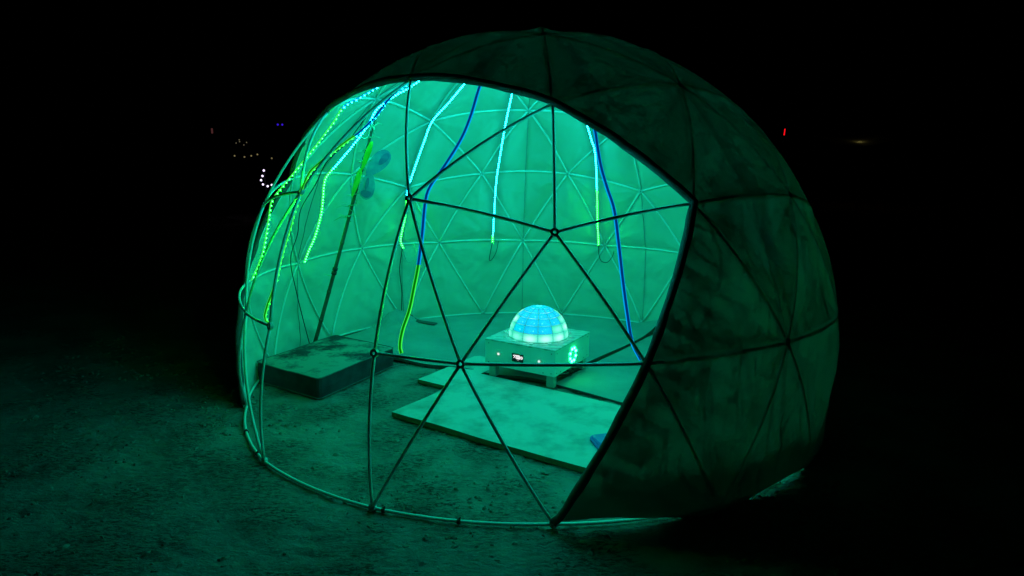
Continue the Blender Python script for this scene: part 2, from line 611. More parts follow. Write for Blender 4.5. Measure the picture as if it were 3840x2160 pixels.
def build_clods():
    V = []
    F = []
    n = 0
    while n < 3200:
        x, y = rng.uniform(-3.9, 2.3), rng.uniform(-2.65, 1.2)
        d = float(vnoise(np.array([x * 2.1 + 9]), np.array([y * 2.1 + 3]))[0])
        if rng.random() > max(0.06, (d - 0.38) * 3.0):
            continue
        n += 1
        L = rng.uniform(0.006, 0.022) * (0.6 + rng.random())
        W = L * rng.uniform(0.3, 0.7)
        H = rng.uniform(0.001, 0.006)
        a = rng.normal(0, 0.5)
        o = len(V)
        ca, sa = math.cos(a), math.sin(a)
        z0 = -0.012
        for k in range(6):
            t = math.pi / 3 * k
            q = rng.uniform(0.7, 1.2)
            u, w = L * q * math.cos(t), W * q * math.sin(t)
            V.append((x + u * ca - w * sa, y + u * sa + w * ca, z0))
        for k in range(3):
            t = 2.1 * k + 0.4
            u, w = 0.45 * L * math.cos(t), 0.45 * W * math.sin(t)
            V.append((x + u * ca - w * sa, y + u * sa + w * ca, z0 + 0.008 + H * rng.uniform(0.5, 1)))
        F += [(o + 6, o + 7, o + 8), (o, o + 1, o + 6), (o + 1, o + 7, o + 6), (o + 1, o + 2, o + 7), (o + 2, o + 3, o + 7), (o + 3, o + 8, o + 7),
              (o + 3, o + 4, o + 8), (o + 4, o + 5, o + 8), (o + 5, o + 6, o + 8), (o + 5, o, o + 6)]
    o = mesh_obj('dust_clods', V, F, MAT_CLOD)
    tag(o, 'crumbled clods and flakes of dust scattered over the playa', 'clods', kind='stuff')


MAT_CLOD = pbr('clod', (0.20, 0.185, 0.16), (0.36, 0.34, 0.30), 30, 0.95)
build_clods()

# ------------------------------------------------------------------ geodesic dome: nodes, faces
LI = math.degrees(math.atan(0.5))
def usph(lat, a):
    lat = math.radians(lat); a = math.radians(a)
    return np.array([math.cos(lat) * math.cos(a), math.cos(lat) * math.sin(a), math.sin(lat)])


APEX = np.array([0, 0, 1.0])
ADJ = {(3, 0): (0.063, -1.876, 1.371), (2, 0): (0.057, -1.442, 1.966), (2, 36): (-0.716, -1.058, 2.114),
       (3, 24): (-0.632, -1.688, 1.501), (3, 336): (0.742, -1.641, 1.494), (4, 12): (-0.354, -2.035, 0.787),
       (4, 348): (0.489, -2.003, 0.793), (4, 324): (1.269, -1.629, 0.8), (5, 0): (0.084, -2.063, 0.013),
       (5, 24): (-0.797, -1.952, 0.013), (5, 48): (-1.508, -1.487, 0.013), (5, 72): (-1.934, -0.683, 0.013),
       (4, 60): (-1.725, -1.079, 0.763), (3, 48): (-1.315, -1.209, 1.494), (3, 72): (-1.752, -0.636, 1.368),
       (3, 144): (-1.182, 1.476, 1.368), (3, 216): (1.05, 1.557, 1.361), (3, 168): (-0.492, 1.733, 1.5),
       (3, 192): (0.356, 1.764, 1.51), (2, 180): (-0.044, 1.275, 2.084), (2, 144): (-0.904, 1.134, 1.973),
       (4, 180): (-0.077, 2.06, 0.798), (4, 156): (-0.935, 1.856, 0.792), (4, 204): (0.774, 1.916, 0.777),
       (4, 132): (-1.609, 1.332, 0.797), (4, 108): (-1.964, 0.57, 0.779)}
DOOR_R = np.array([-0.772, -1.916, 0.793])
DOOR_L = np.array([-1.423, -1.496, 0.800])
STEP = {0: 360, 1: 72, 2: 36, 3: 24, 4: 24, 5: 24}
OFF = {0: 0, 1: 0, 2: 0, 3: 0, 4: 12, 5: 0}
NODE = {}


def node_key(v):
    lat = math.degrees(math.asin(max(-1, min(1, v[2]))))
    row = 0 if lat > 85 else 1 if lat > 60 else 2 if lat > 40 else 3 if lat > 20 else 4 if lat > 0 else 5 if lat > -20 else 6
    if row == 6:
        return None
    if row == 0:
        return (0, 0)
    az = (-math.degrees(math.atan2(v[1], v[0]))) % 360
    st, of = STEP[row], OFF[row]
    return (row, int(round((az - of) / st) * st + of) % 360)


FACES = set()
Pn = lambda k: usph(LI, 72 * k)
Qn = lambda k: usph(-LI, 72 * k + 36)
for k in range(5):
    for (a, b, c) in ((APEX, Pn(k), Pn(k + 1)), (Pn(k), Pn(k + 1), Qn(k)), (Qn(k), Qn(k + 1), Pn(k + 1))):
        def sub(i, j):
            v = a + (b - a) * i / 3 + (c - a) * j / 3
            v = v / np.linalg.norm(v)
            key = node_key(v)
            if key is not None and key not in NODE:
                ca, sa = math.cos(AZ0), math.sin(AZ0)
                W = np.array([v[0] * ca - v[1] * sa, v[0] * sa + v[1] * ca, v[2] * ZS]) * R
                W[2] += ZC
                if key[0] == 5:
                    rho = math.hypot(W[0], W[1])
                    W[0] *= 2.063 / rho; W[1] *= 2.063 / rho
                    W[2] = 0.013
                NODE[key] = W
            return key
        for i in range(3):
            for j in range(3 - i):
                t = (sub(i, j), sub(i + 1, j), sub(i, j + 1))
                if None not in t: FACES.add(tuple(sorted(t)))
                if i + j < 2:
                    t = (sub(i + 1, j), sub(i + 1, j + 1), sub(i, j + 1))
                    if None not in t: FACES.add(tuple(sorted(t)))
for k_, v_ in ADJ.items():
    assert k_ in NODE, k_
    NODE[k_] = np.array(v_)
OPEN = {(2, 0), (2, 36), (2, 72), (3, 336), (3, 0), (3, 24), (3, 48), (3, 72), (3, 96), (4, 348), (4, 12), (4, 36), (4, 60), (4, 84),
        (5, 0), (5, 24), (5, 48), (5, 72)}
COVER_FACES = sorted(f for f in FACES if not all(n in OPEN for n in f))


def radial(p):
    d = (np.array(p) - CEN) / np.array([1, 1, ZS])
    return d, np.linalg.norm(d)


def arc(a, b, n, off=0.0):
    """curved pipe line from a to b lying on the dome's sphere"""
    da, ra = radial(a)
    db, rb = radial(b)
    ua, ub = da / ra, db / rb
    w = math.acos(max(-1, min(1, float(ua @ ub))))
    out = []
    for t in np.linspace(0, 1, n):
        u = (math.sin((1 - t) * w) * ua + math.sin(t * w) * ub) / math.sin(w)
        out.append(CEN + u * (ra * (1 - t) + rb * t + off) * np.array([1, 1, ZS]))
    return np.array(out)


def ring_rho(az):
    ks = sorted(k for r, k in NODE if r == 5)
    rh = [math.hypot(*NODE[(5, k)][:2]) for k in ks]
    aa = [azof(NODE[(5, k)]) for k in ks]
    o = np.argsort(aa)
    aa = np.array(aa)[o]; rh = np.array(rh)[o]
    aa = np.r_[aa[-1] - 360, aa, aa[0] + 360]; rh = np.r_[rh[-1], rh, rh[0]]
    return float(np.interp(az % 360, aa, rh))


# ------------------------------------------------------------------ the pipe frame
frame = thing('geodesic_dome', 'white bent-pipe geodesic dome frame with bolted hubs standing on the dust', 'dome frame')
PIPE_R = 0.0085
edges = set()
for f in FACES:
    for i in range(3):
        a, b = f[i], f[(i + 1) % 3]
        edges.add((min(a, b), max(a, b)))
door = (4, 36)
lines = []
for a, b in sorted(edges):
    if door in (a, b) or (a, b) == ((3, 24), (3, 48)):
        continue
    if a[0] == 5 and b[0] == 5:
        continue
    lines.append((NODE[a], NODE[b]))
for q, ks in ((DOOR_R, ((3, 24), (5, 24), (4, 12))), (DOOR_L, ((3, 48), (5, 48), (4, 60)))):
    for k in ks:
        lines.append((NODE[k], q))
for a, b in lines:
    p = arc(a, b, 9)
    d = np.linalg.norm(p[1] - p[0])
    q = p.copy()
    q[0] = p[0] + (p[1] - p[0]) * min(0.6, 0.013 / d)
    q[-1] = p[-1] + (p[-2] - p[-1]) * min(0.6, 0.013 / d)
    v, fc = tube(q, PIPE_R, 8)
    mesh_obj('strut', v, fc, MAT_PIPE, frame, smooth=True)
# base ring in bent lengths
for k in range(15):
    a0, a1 = azof(NODE[(5, (24 * k) % 360)]), azof(NODE[(5, (24 * k + 24) % 360)])
    if a1 < a0 - 180: a1 += 360
    if a0 > a1 + 1: a0 -= 360
    pts = [np.array([ring_rho(z) * math.cos(ang(z)), ring_rho(z) * math.sin(ang(z)), 0.012]) for z in np.linspace(a0, a1, 13)]
    if k == 0: pts = [p * np.array([1.0, 1.0, 1.0]) for p in pts]
    v, fc = tube(pts, PIPE_R * 1.02, 8)
    mesh_obj('base_pipe', v, fc, MAT_PIPE, frame, smooth=True)
for key, p in list(NODE.items()) + [('r', DOOR_R), ('l', DOOR_L)]:
    if key == door: continue
    d, r_ = radial(p)
    n = d / r_
    if isinstance(key, tuple) and key[0] == 5:
        n = np.array([n[0], n[1], 0.35])
    v, fc = disc_vf(Vector(p) - Vector(n).normalized() * 0.010, n, 0.0205, 0.020, 14, hole=0.0085)
    mesh_obj('hub', v, fc, MAT_HUB, frame)
for az in (22.5, 12, 50.5, 60, 73, 316):
    z = az
    c = np.array([ring_rho(z) * math.cos(ang(z)), ring_rho(z) * math.sin(ang(z)), 0.012])
    t = np.array([-math.sin(ang(z)), math.cos(ang(z)), 0])
    v, fc = tube([c - t * 0.008, c + t * 0.008], 0.0135, 10)
    tail = tube([c + np.array([0, 0, 0.012]), c + np.array([0, 0, 0.022]) + t * 0.010], 0.0030, 6)
    v, fc = join((v, fc), tail)
    mesh_obj('clamp', v, fc, MAT_CLAMP, frame)

# ------------------------------------------------------------------ the canvas cover
cover = thing('dome_cover', 'white canvas cover stretched over the dome, open at the front', 'cover')
bound = [((2, 36), (2, 0)), ((2, 0), (3, 336)), ((3, 336), (4, 348)), ((4, 348), (5, 0)), ((2, 36), (2, 72)), ((2, 72), (3, 96)), ((3, 96), (4, 84)), ((4, 84), (5, 72))]
BP = []
BS = []
s0 = 0
for side in (bound[:4], bound[4:]):
    s = 0 if side is bound[0] else 0
    for a, b in side:
        p = arc(NODE[a], NODE[b], 25)
        seg = np.r_[0, np.cumsum(np.linalg.norm(np.diff(p, axis=0), axis=1))]
        BP.append(p); BS.append(seg + s)
        s += seg[-1]
BP = np.concatenate(BP); BS = np.concatenate(BS)
SUB = 34
vdict = {}
EDG = []
TEN = []
CV = []
CF = []


def hem_gap(az):
    """how far the lower edge hangs clear of the ground"""
    a = (az + 180) % 360 - 180
    g1 = 0.052 * max(0.0, 1 - ((a + 5.0) / 13.5) ** 2) if a < 3 else 0.052
    g2 = 0.032 * max(0.0, 1 - abs((a + 37.5) / 8.5) ** 1.6)
    return max(g1, g2) if -50 < a < 3 else 0.0


for f in COVER_FACES:
    A, B, C = (NODE[n] for n in f)
    (dA, rA), (dB, rB), (dC, rC) = radial(A), radial(B), radial(C)
    loc = {}
    for i in range(SUB + 1):
        for j in range(SUB + 1 - i):
            b1, b2 = i / SUB, j / SUB
            b0 = 1 - b1 - b2
            wts = sorted(((n, round(b, 6)) for n, b in zip(f, (b0, b1, b2)) if b > 1e-9))
            key = tuple(wts)
            if key not in vdict:
                u = dA / rA * b0 + dB / rB * b1 + dC / rC * b2
                u = u / np.linalg.norm(u)
                rr = rA * b0 + rB * b1 + rC * b2
                # flatten towards the chord inside the panel
                bub = 27 * b0 * b1 * b2
                edge = min(b0, b1, b2)
                rr = rr + 0.0092 - 0.022 * (1 - math.exp(-edge * 15)) * (0.6 + 0.4 * bub)
                p = CEN + u * rr * np.array([1, 1, ZS])
                vdict[key] = len(CV)
                CV.append(p)
                EDG.append(edge)
                bb = [b0, b1, b2]
                im = max(range(3), key=lambda q: bb[q])
                o1, o2 = [q for q in range(3) if q != im]
                th = bb[o1] / (bb[o1] + bb[o2]) if bb[o1] + bb[o2] > 1e-6 else 0.5
                seed = (f[im][0] * 37 + f[im][1] * 1.7 + 0.9 * sum(n[1] for n in f)) % 97
                rg = 1 - 3.2 * abs(float(vnoise(np.array([th * 7.5 + seed]), np.array([bb[im] * 2.0 + seed]))[0]) - 0.5)
                TEN.append(max(0.0, rg) * max(0.0, (bb[im] - 0.36) / 0.64) ** 0.8 * min(1.0, edge * 9))
            loc[(i, j)] = vdict[key]
    nrm = np.cross(B - A, C - A)
    flip = nrm @ (A - CEN) < 0
    for i in range(SUB):
        for j in range(SUB - i):
            t = (loc[(i, j)], loc[(i + 1, j)], loc[(i, j + 1)])
            CF.append(t[::-1] if flip else t)
            if i + j < SUB - 1:
                t = (loc[(i + 1, j)], loc[(i + 1, j + 1)], loc[(i, j + 1)])
                CF.append(t[::-1] if flip else t)
CV = np.array(CV)
d2 = ((CV[:, None, :] - BP[None, ::2, :]) ** 2).sum(-1)
ni = d2.argmin(1)
dist = np.sqrt(d2.min(1))
sp = BS[::2][ni]
rad_dir = (CV - CEN)
rad_dir = rad_dir / np.linalg.norm(rad_dir, axis=1)[:, None]
AZV = np.array([azof(p) for p in CV])
streak = np.abs(vnoise(sp * 24 + 3, dist * 2.6) - 0.5) * 2
streak2 = np.abs(vnoise(sp * 8 + 31, dist * 1.7 + 5) - 0.5) * 2
lowpart = np.where(CV[:, 2] < 1.55, 1.0, 0.35)
gather = (streak - 0.4) * 0.026 * np.exp(-dist / 0.28) * np.clip(dist / 0.05, 0, 1) * lowpart
slant = vnoise(AZV * 0.17 + CV[:, 2] * 5.5, CV[:, 2] * 1.3 - AZV * 0.03) - 0.5
slant2 = vnoise(AZV * 0.31 - CV[:, 2] * 7.5 + 50, CV[:, 2] * 1.1 + AZV * 0.02) - 0.5
EDG = np.array(EDG)
TEN = np.array(TEN)
mask = np.clip(EDG * 5.5, 0, 1)
folds = -TEN * 0.012 - mask * (np.abs(slant) * 0.022 + np.abs(slant2) * 0.012) * np.clip(dist / 0.1, 0, 1) * np.clip((2.3 - CV[:, 2]) / 0.8, 0.3, 1)
low = np.clip((1.0 - CV[:, 2]) / 0.9, 0, 1)
sagz = mask * np.clip(CV[:, 2] / 0.3, 0, 1) * ((vnoise(AZV * 0.35, CV[:, 2] * 2.4) - 0.5) * 0.045 * low + (vnoise(AZV * 0.11 + 7, CV[:, 2] * 9) - 0.5) * 0.030 * low)
# how many layers of cloth the light has to pass: pleats at the gathered edge, creases, the turned-up hem, plus shade near the floor put into the translucency
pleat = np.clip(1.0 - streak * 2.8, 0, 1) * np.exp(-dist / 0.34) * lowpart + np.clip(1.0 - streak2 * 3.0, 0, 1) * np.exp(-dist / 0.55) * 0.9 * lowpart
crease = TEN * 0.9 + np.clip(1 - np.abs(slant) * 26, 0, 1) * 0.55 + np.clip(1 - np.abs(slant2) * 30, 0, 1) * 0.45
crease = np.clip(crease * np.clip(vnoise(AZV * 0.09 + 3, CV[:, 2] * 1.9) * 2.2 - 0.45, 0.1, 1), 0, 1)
hem_shade_z = 0.10 + 0.10 * vnoise(AZV * 0.22, CV[:, 2] * 0 + 3)
hem_shade = 1 - np.clip((CV[:, 2] - hem_shade_z) / 0.10, 0, 1)
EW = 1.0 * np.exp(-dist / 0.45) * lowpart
PLY_SHADE = np.clip(1 - 0.35 * pleat, 0.12, 1) * (1 - 0.6 * crease) * (1 - 0.78 * hem_shade)
CV = CV + rad_dir * (gather + folds + sagz)[:, None]
# lower edge: outside the ring, hanging clear in two places
for i, p in enumerate(CV):
    if p[2] < 0.35:
        g = hem_gap(AZV[i])
        w = 1 - max(p[2], 0) / 0.35
        p[2] = p[2] + (w * g if g > 0 else 0.0) - (0.03 * w * w if g <= 0.004 else 0.012 * w)
        rho = math.hypot(p[0], p[1])
        k = 1 + w * 0.010 / rho
        p[0] *= k; p[1] *= k
bm = bmesh.new()
for nm_ in ('ply_shade', 'edge_s', 'edge_d', 'edge_w'): bm.verts.layers.float.new(nm_)
ply_shade_l, es_l, ed_l, ew_l = (bm.verts.layers.float[nm_] for nm_ in ('ply_shade', 'edge_s', 'edge_d', 'edge_w'))
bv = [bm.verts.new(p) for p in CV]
for v_, q_, s_, d_, w_ in zip(bv, PLY_SHADE, sp, dist, EW):
    v_[ply_shade_l] = float(q_)
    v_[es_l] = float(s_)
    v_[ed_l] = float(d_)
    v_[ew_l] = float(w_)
for t in CF:
    try:
        bm.faces.new([bv[i] for i in t])
    except ValueError:
        pass
for k in range(5):
    a = ang(36 * k)
    n = Vector((-math.sin(a), math.cos(a), 0))
    bmesh.ops.bisect_plane(bm, geom=bm.verts[:] + bm.edges[:] + bm.faces[:], dist=1e-5, plane_co=(0, 0, 0), plane_no=n)
groups = {}
for f in bm.faces:
    c = f.calc_center_median()
    groups.setdefault(int(azof(c) // 36), []).append(f)
for g, fs in sorted(groups.items()):
    vm = {}
    V = []
    PV = []
    F = []
    for f in fs:
        for v in f.verts:
            if v not in vm:
                vm[v] = len(V)
                V.append(v.co.copy())
                PV.append((v[ply_shade_l], v[es_l], v[ed_l], v[ew_l]))
        F.append(tuple(vm[v] for v in f.verts))
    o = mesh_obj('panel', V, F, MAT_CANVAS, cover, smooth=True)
    for q_, nm_ in enumerate(('ply_shade', 'edge_s', 'edge_d', 'edge_w')):
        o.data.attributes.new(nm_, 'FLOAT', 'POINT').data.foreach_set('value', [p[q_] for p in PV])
# sewn seams along the panel borders
for k in range(10):
    a = ang(36 * k)
    dr = Vector((math.cos(a), math.sin(a), 0)); pn = Vector((-math.sin(a), math.cos(a), 0))
    col = [v.co.copy() for v in bm.verts if abs(v.co.dot(pn)) < 2e-4 and v.co.dot(dr) > 0.12]
    col.sort(key=lambda c: math.atan2((c.z - ZC), c.dot(dr)))
    run = []
    runs = []
    for c in col:
        if run and (c - run[-1]).length > 0.12:
            runs.append(run); run = []
        if not run or (c - run[-1]).length > 0.012:
            run.append(c - (c - Vector(CEN)).normalized() * 0.003)
    runs.append(run)
    for run in runs:
        if len(run) > 6:
            v, fc = tube(run, 0.0032, 5)
            mesh_obj('seam', v, fc, MAT_SEAM, cover, smooth=True)
bm.free()
# rolled edge round the opening
for side in (bound[:4], bound[4:]):
    pts = []
    for a, b in side:
        p = arc(NODE[a], NODE[b], 17, 0.013)
        pts += list(p if not pts else p[1:])
    pts = np.array(pts)
    s = np.linspace(0, 1, len(pts))
    wob = (vnoise(s * 40, s * 0 + 2.5) - 0.5)
    pts[:, :] += ((pts - CEN) * (wob * 0.006)[:, None])
    pts[-1, 2] += 0.02
    rr = [0.0190 + 0.008 * (vnoise(np.array([q * 30]), np.array([7.5]))[0] - 0.3) for q in s]
    v, fc = tube(pts, rr, 8)
    mesh_obj('rolled_edge', v, fc, MAT_HEM, cover, smooth=True)
# ------------------------------------------------------------------ LED strips
S1 = [(-1.095, -0.173, 2.148), (-1.212, -0.191, 2.078), (-1.325, -0.209, 2.012), (-1.392, -0.22, 1.913), (-1.484, -0.234, 1.792), (-1.562, -0.247, 1.696), (-1.705, -0.269, 1.525), (-1.816, -0.287, 1.392), (-1.842, -0.291, 1.328), (-1.858, -0.293, 1.243), (-1.904, -0.301, 1.034), (-1.944, -0.307, 0.924), (-2.0, -0.316, 0.805)]
S2 = [(-0.868, 0.266, 2.24), (-0.957, 0.293, 2.187), (-1.081, 0.331, 2.126), (-1.225, 0.375, 2.03), (-1.305, 0.4, 1.908), (-1.44, 0.441, 1.752), (-1.578, 0.483, 1.608), (-1.653, 0.506, 1.534), (-1.691, 0.518, 1.484), (-1.708, 0.523, 1.411), (-1.732, 0.531, 1.242), (-1.769, 0.542, 1.114), (-1.816, 0.556, 0.992), (-1.873, 0.574, 0.886), (-1.915, 0.586, 0.789)]
S3 = [(-0.833, -0.776, 2.083), (-0.896, -0.835, 2.011), (-0.969, -0.902, 1.903), (-1.044, -0.972, 1.819), (-1.088, -1.013, 1.783), (-1.15, -1.071, 1.726), (-1.234, -1.15, 1.642), (-1.28, -1.193, 1.58), (-1.345, -1.236, 1.403), (-1.367, -1.257, 1.313), (-1.389, -1.277, 1.236), (-1.416, -1.305, 1.128), (-1.444, -1.345, 0.986), (-1.478, -1.377, 0.881), (-1.492, -1.39, 0.815), (-1.476, -1.375, 0.784)]
S4 = [(-0.571, 0.748, 2.269), (-0.729, 0.93, 2.122), (-0.886, 1.046, 1.97), (-0.987, 1.198, 1.784), (-1.152, 1.39, 1.418), (-1.188, 1.435, 1.303), (-1.217, 1.514, 1.107), (-1.276, 1.554, 0.868), (-1.261, 1.591, 0.768)]
S6 = [(-0.191, 1.01, 2.209), (-0.228, 1.212, 2.071), (-0.263, 1.385, 1.92), (-0.308, 1.591, 1.684), (-0.351, 1.763, 1.411), (-0.375, 1.904, 1.081), (-0.392, 1.977, 0.792)]
S7 = [(0.476, 1.251, 1.985), (0.541, 1.385, 1.841), (0.595, 1.496, 1.697), (0.647, 1.711, 1.35), (0.675, 1.825, 1.064), (0.705, 1.889, 0.788)]
S5 = [(-0.323, -1.204, 2.074), (-0.358, -1.39, 1.909), (-0.399, -1.497, 1.788), (-0.47, -1.582, 1.661), (-0.539, -1.636, 1.556), (-0.557, -1.679, 1.482), (-0.562, -1.759, 1.337), (-0.574, -1.822, 1.194), (-0.589, -1.852, 1.104), (-0.609, -1.882, 0.996), (-0.64, -1.897, 0.903), (-0.652, -1.91, 0.829), (-0.644, -1.921, 0.795)]
S8 = [(0.269, -1.463, 1.855), (0.279, -1.55, 1.758), (0.292, -1.623, 1.663), (0.319, -1.689, 1.562), (0.349, -1.745, 1.463), (0.367, -1.826, 1.304), (0.382, -1.883, 1.164), (0.404, -1.933, 1.007), (0.428, -1.961, 0.883), (0.471, -1.971, 0.800)]


def meridian(az, z_end):
    out = []
    for lat in np.linspace(58, 3, 14):
        p = shell(az, lat, 2.045)
        if p[2] >= z_end: out.append(tuple(p))
    out.append(tuple(shell(az, math.degrees(math.asin((z_end - ZC) / ZS / 2.045)), 2.045)))
    return out


STRIPS = [
    (S1, 1.99, 'beaded LED strip down the left rim, green below a short cyan top'),
    (S2, 1.56, 'cyan to green LED strip ending at the far left wall above the mattress'),
    (S3, 1.80, 'thin edge-on LED strip tied to the left post of the doorway'),
    (S4, 1.25, 'bright cyan LED strip bending behind the right door post, green tip'),
    (S5, 1.21, 'LED strip seen from behind, blue turning green, tied beside the right door post'),
    (S6, 0.86, 'straight bright cyan LED strip in the middle of the back wall'),
    (S7, 1.36, 'LED strip on the right of the back wall, blue above and green below'),
    (S8, 0.80, 'dark blue backed LED strip hanging just inside the right edge of the opening'),
    (meridian(296, 0.80), 1.75, 'LED strip glowing faintly green through the upper right canvas'),
    (meridian(322.5, 0.84), 1.12, 'LED strip glowing faintly blue and green through the right canvas'),
]


def led_strip(pts, zsw, label, twist=0.0, pitch=0.0245):
    first = np.array(pts[0])
    d, r0 = radial(first)
    lat0 = math.degrees(math.asin(d[2] / r0))
    az0 = azof(first)
    head = [shell(az0, l, 2.06 if l > 75 else r0) for l in np.linspace(86, lat0, 7)[:-1]]
    path = smooth_path([tuple(h) for h in head] + [tuple(p) for p in pts], 110)
    t = thing('led_strip', label, 'LED strip', tuple(path[-1]), 'LED strips hung down the dome')
    cen = np.array([0, 0, ZC])
    T = np.gradient(path, axis=0)
    T /= np.linalg.norm(T, axis=1)[:, None]
    N = cen - path
    N -= (N * T).sum(1)[:, None] * T
    N /= np.linalg.norm(N, axis=1)[:, None]
    S = np.cross(T, N)
    if twist:
        N, S = N * math.cos(twist) + S * math.sin(twist), S * math.cos(twist) - N * math.sin(twist)

    def ribbon(s0, s1, n0, n1):
        V = []
        F = []
        mi = []
        for p, s, n in zip(path, S, N):
            V += [p + s * s0 + n * n0, p + s * s1 + n * n0, p + s * s1 + n * n1, p + s * s0 + n * n1]
        for i in range(len(path) - 1):
            zz = (path[i][2] + path[i + 1][2]) / 2
            for k in range(4):
                k2 = (k + 1) % 4
                F.append((4 * i + k, 4 * i + k2, 4 * i + 4 + k2, 4 * i + 4 + k))
                mi.append(0 if zz > zsw else 1)
        F.append((3, 2, 1, 0)); mi.append(0)
        e = 4 * (len(path) - 1)
        F.append((e, e + 1, e + 2, e + 3)); mi.append(1)
        return V, F, mi
    v, f, mi = ribbon(-0.0062, 0.0062, -0.003, 0.0)
    mesh_obj('tape', v, f, [MAT_BACK_B, MAT_BACK_G], t, midx=mi)
    v, f, mi = ribbon(-0.0092 if pitch < 0.03 else -0.0058, 0.0092 if pitch < 0.03 else 0.0058, 0.0005, 0.003)
    mesh_obj('sleeve', v, f, [MAT_DIF_B, MAT_DIF_G], t, midx=mi)
    for q in (-1, 1):
        a, b = sorted((q * 0.0064, q * 0.0086))
        v, f, mi = ribbon(a, b, -0.0032, 0.0022)
        mesh_obj('sleeve_edge', v, f, [MAT_EDGE_B, MAT_EDGE_G], t, midx=mi)
    # the diodes
    sl = np.r_[0, np.cumsum(np.linalg.norm(np.diff(path, axis=0), axis=1))]
    us = np.arange(0.02, sl[-1], pitch)
    V = []
    F = []
    mi = []
    for u in us:
        c, tt, nn, ss = (np.array([np.interp(u, sl, A[:, k]) for k in range(3)]) for A in (path, T, N, S))
        o = len(V)
        for (h, r_) in ((0.003, 0.0054), (0.0085, 0.0034)):
            for k in range(6):
                a = math.pi / 3 * k
                V.append(c + nn * h + (ss * math.cos(a) + tt * math.sin(a) * (1.4 if pitch < 0.03 else 1.0)) * r_)
        for k in range(6):
            k2 = (k + 1) % 6
            F.append((o + k, o + k2, o + 6 + k2, o + 6 + k))
        F.append(tuple(o + 6 + k for k in range(6)))
        mi += [0 if c[2] > zsw else 1] * 7
    lo = mesh_obj('diodes', V, F, [MAT_LED_B, MAT_LED_G], t, midx=mi)
    lo['kind'] = 'stuff'
    return t


for pts, zsw, lab in STRIPS:
    led_strip(pts, zsw, lab, -0.32 if pts is S3 else 0.0, 0.033 if pts in (S1, S3) else 0.0245)

# tails hanging from the lower ends
def cable(name, pts, r, mat, label, cat='cable', n=40):
    v, f = tube(smooth_path(pts, n), r, 6)
    o = mesh_obj(name, v, f, mat, None, smooth=True)
    return tag(o, label, cat)


cable('wire_tail', [(-0.392, 1.975, 0.79), (-0.41, 1.985, 0.70), (-0.425, 1.98, 0.60), (-0.40, 1.985, 0.60), (-0.355, 1.99, 0.68), (-0.33, 1.995, 0.80)], 0.0035, MAT_CABLE, 'thin wire looping from the end of the middle LED strip', 'wire')
cable('wire_tail', [(0.705, 1.885, 0.785), (0.712, 1.89, 0.69), (0.74, 1.89, 0.62), (0.80, 1.88, 0.61), (0.845, 1.86, 0.67), (0.86, 1.85, 0.73)], 0.0035, MAT_CABLE, 'thin wire looping under the right back-wall LED strip', 'wire')
cable('wire_tail', [(-1.262, 1.59, 0.77), (-1.25, 1.62, 0.68), (-1.22, 1.64, 0.62), (-1.17, 1.66, 0.64), (-1.14, 1.68, 0.72), (-1.17, 1.67, 0.80)], 0.0035, MAT_CABLE_PALE, 'pale wire curl beside the green tip behind the right door post', 'wire')
cable('hanging_cable', [(-1.27, 1.60, 0.76), (-1.30, 1.60, 0.55), (-1.285, 1.605, 0.32), (-1.29, 1.60, 0.12), (-1.27, 1.58, 0.02)], 0.0045, MAT_CABLE, 'thin dark cable dropping down the wall to the carpet peak')
cable('hanging_cable', [tuple(shell(106, 50, 2.04)), tuple(shell(107, 42, 2.03)), tuple(shell(103, 36, 2.03)), tuple(shell(105, 30, 2.05)), tuple(shell(102, 24, 2.04)), tuple(shell(104, 18, 2.04)), tuple(shell(103, 12, 2.04)), tuple(shell(106, 4, 2.03)), tuple(shell(108, -4, 2.02)), tuple(shell(109, -10.5, 2.02))], 0.0042, MAT_CABLE, 'wavy dark cable hanging down the left wall behind the mattress', n=90)

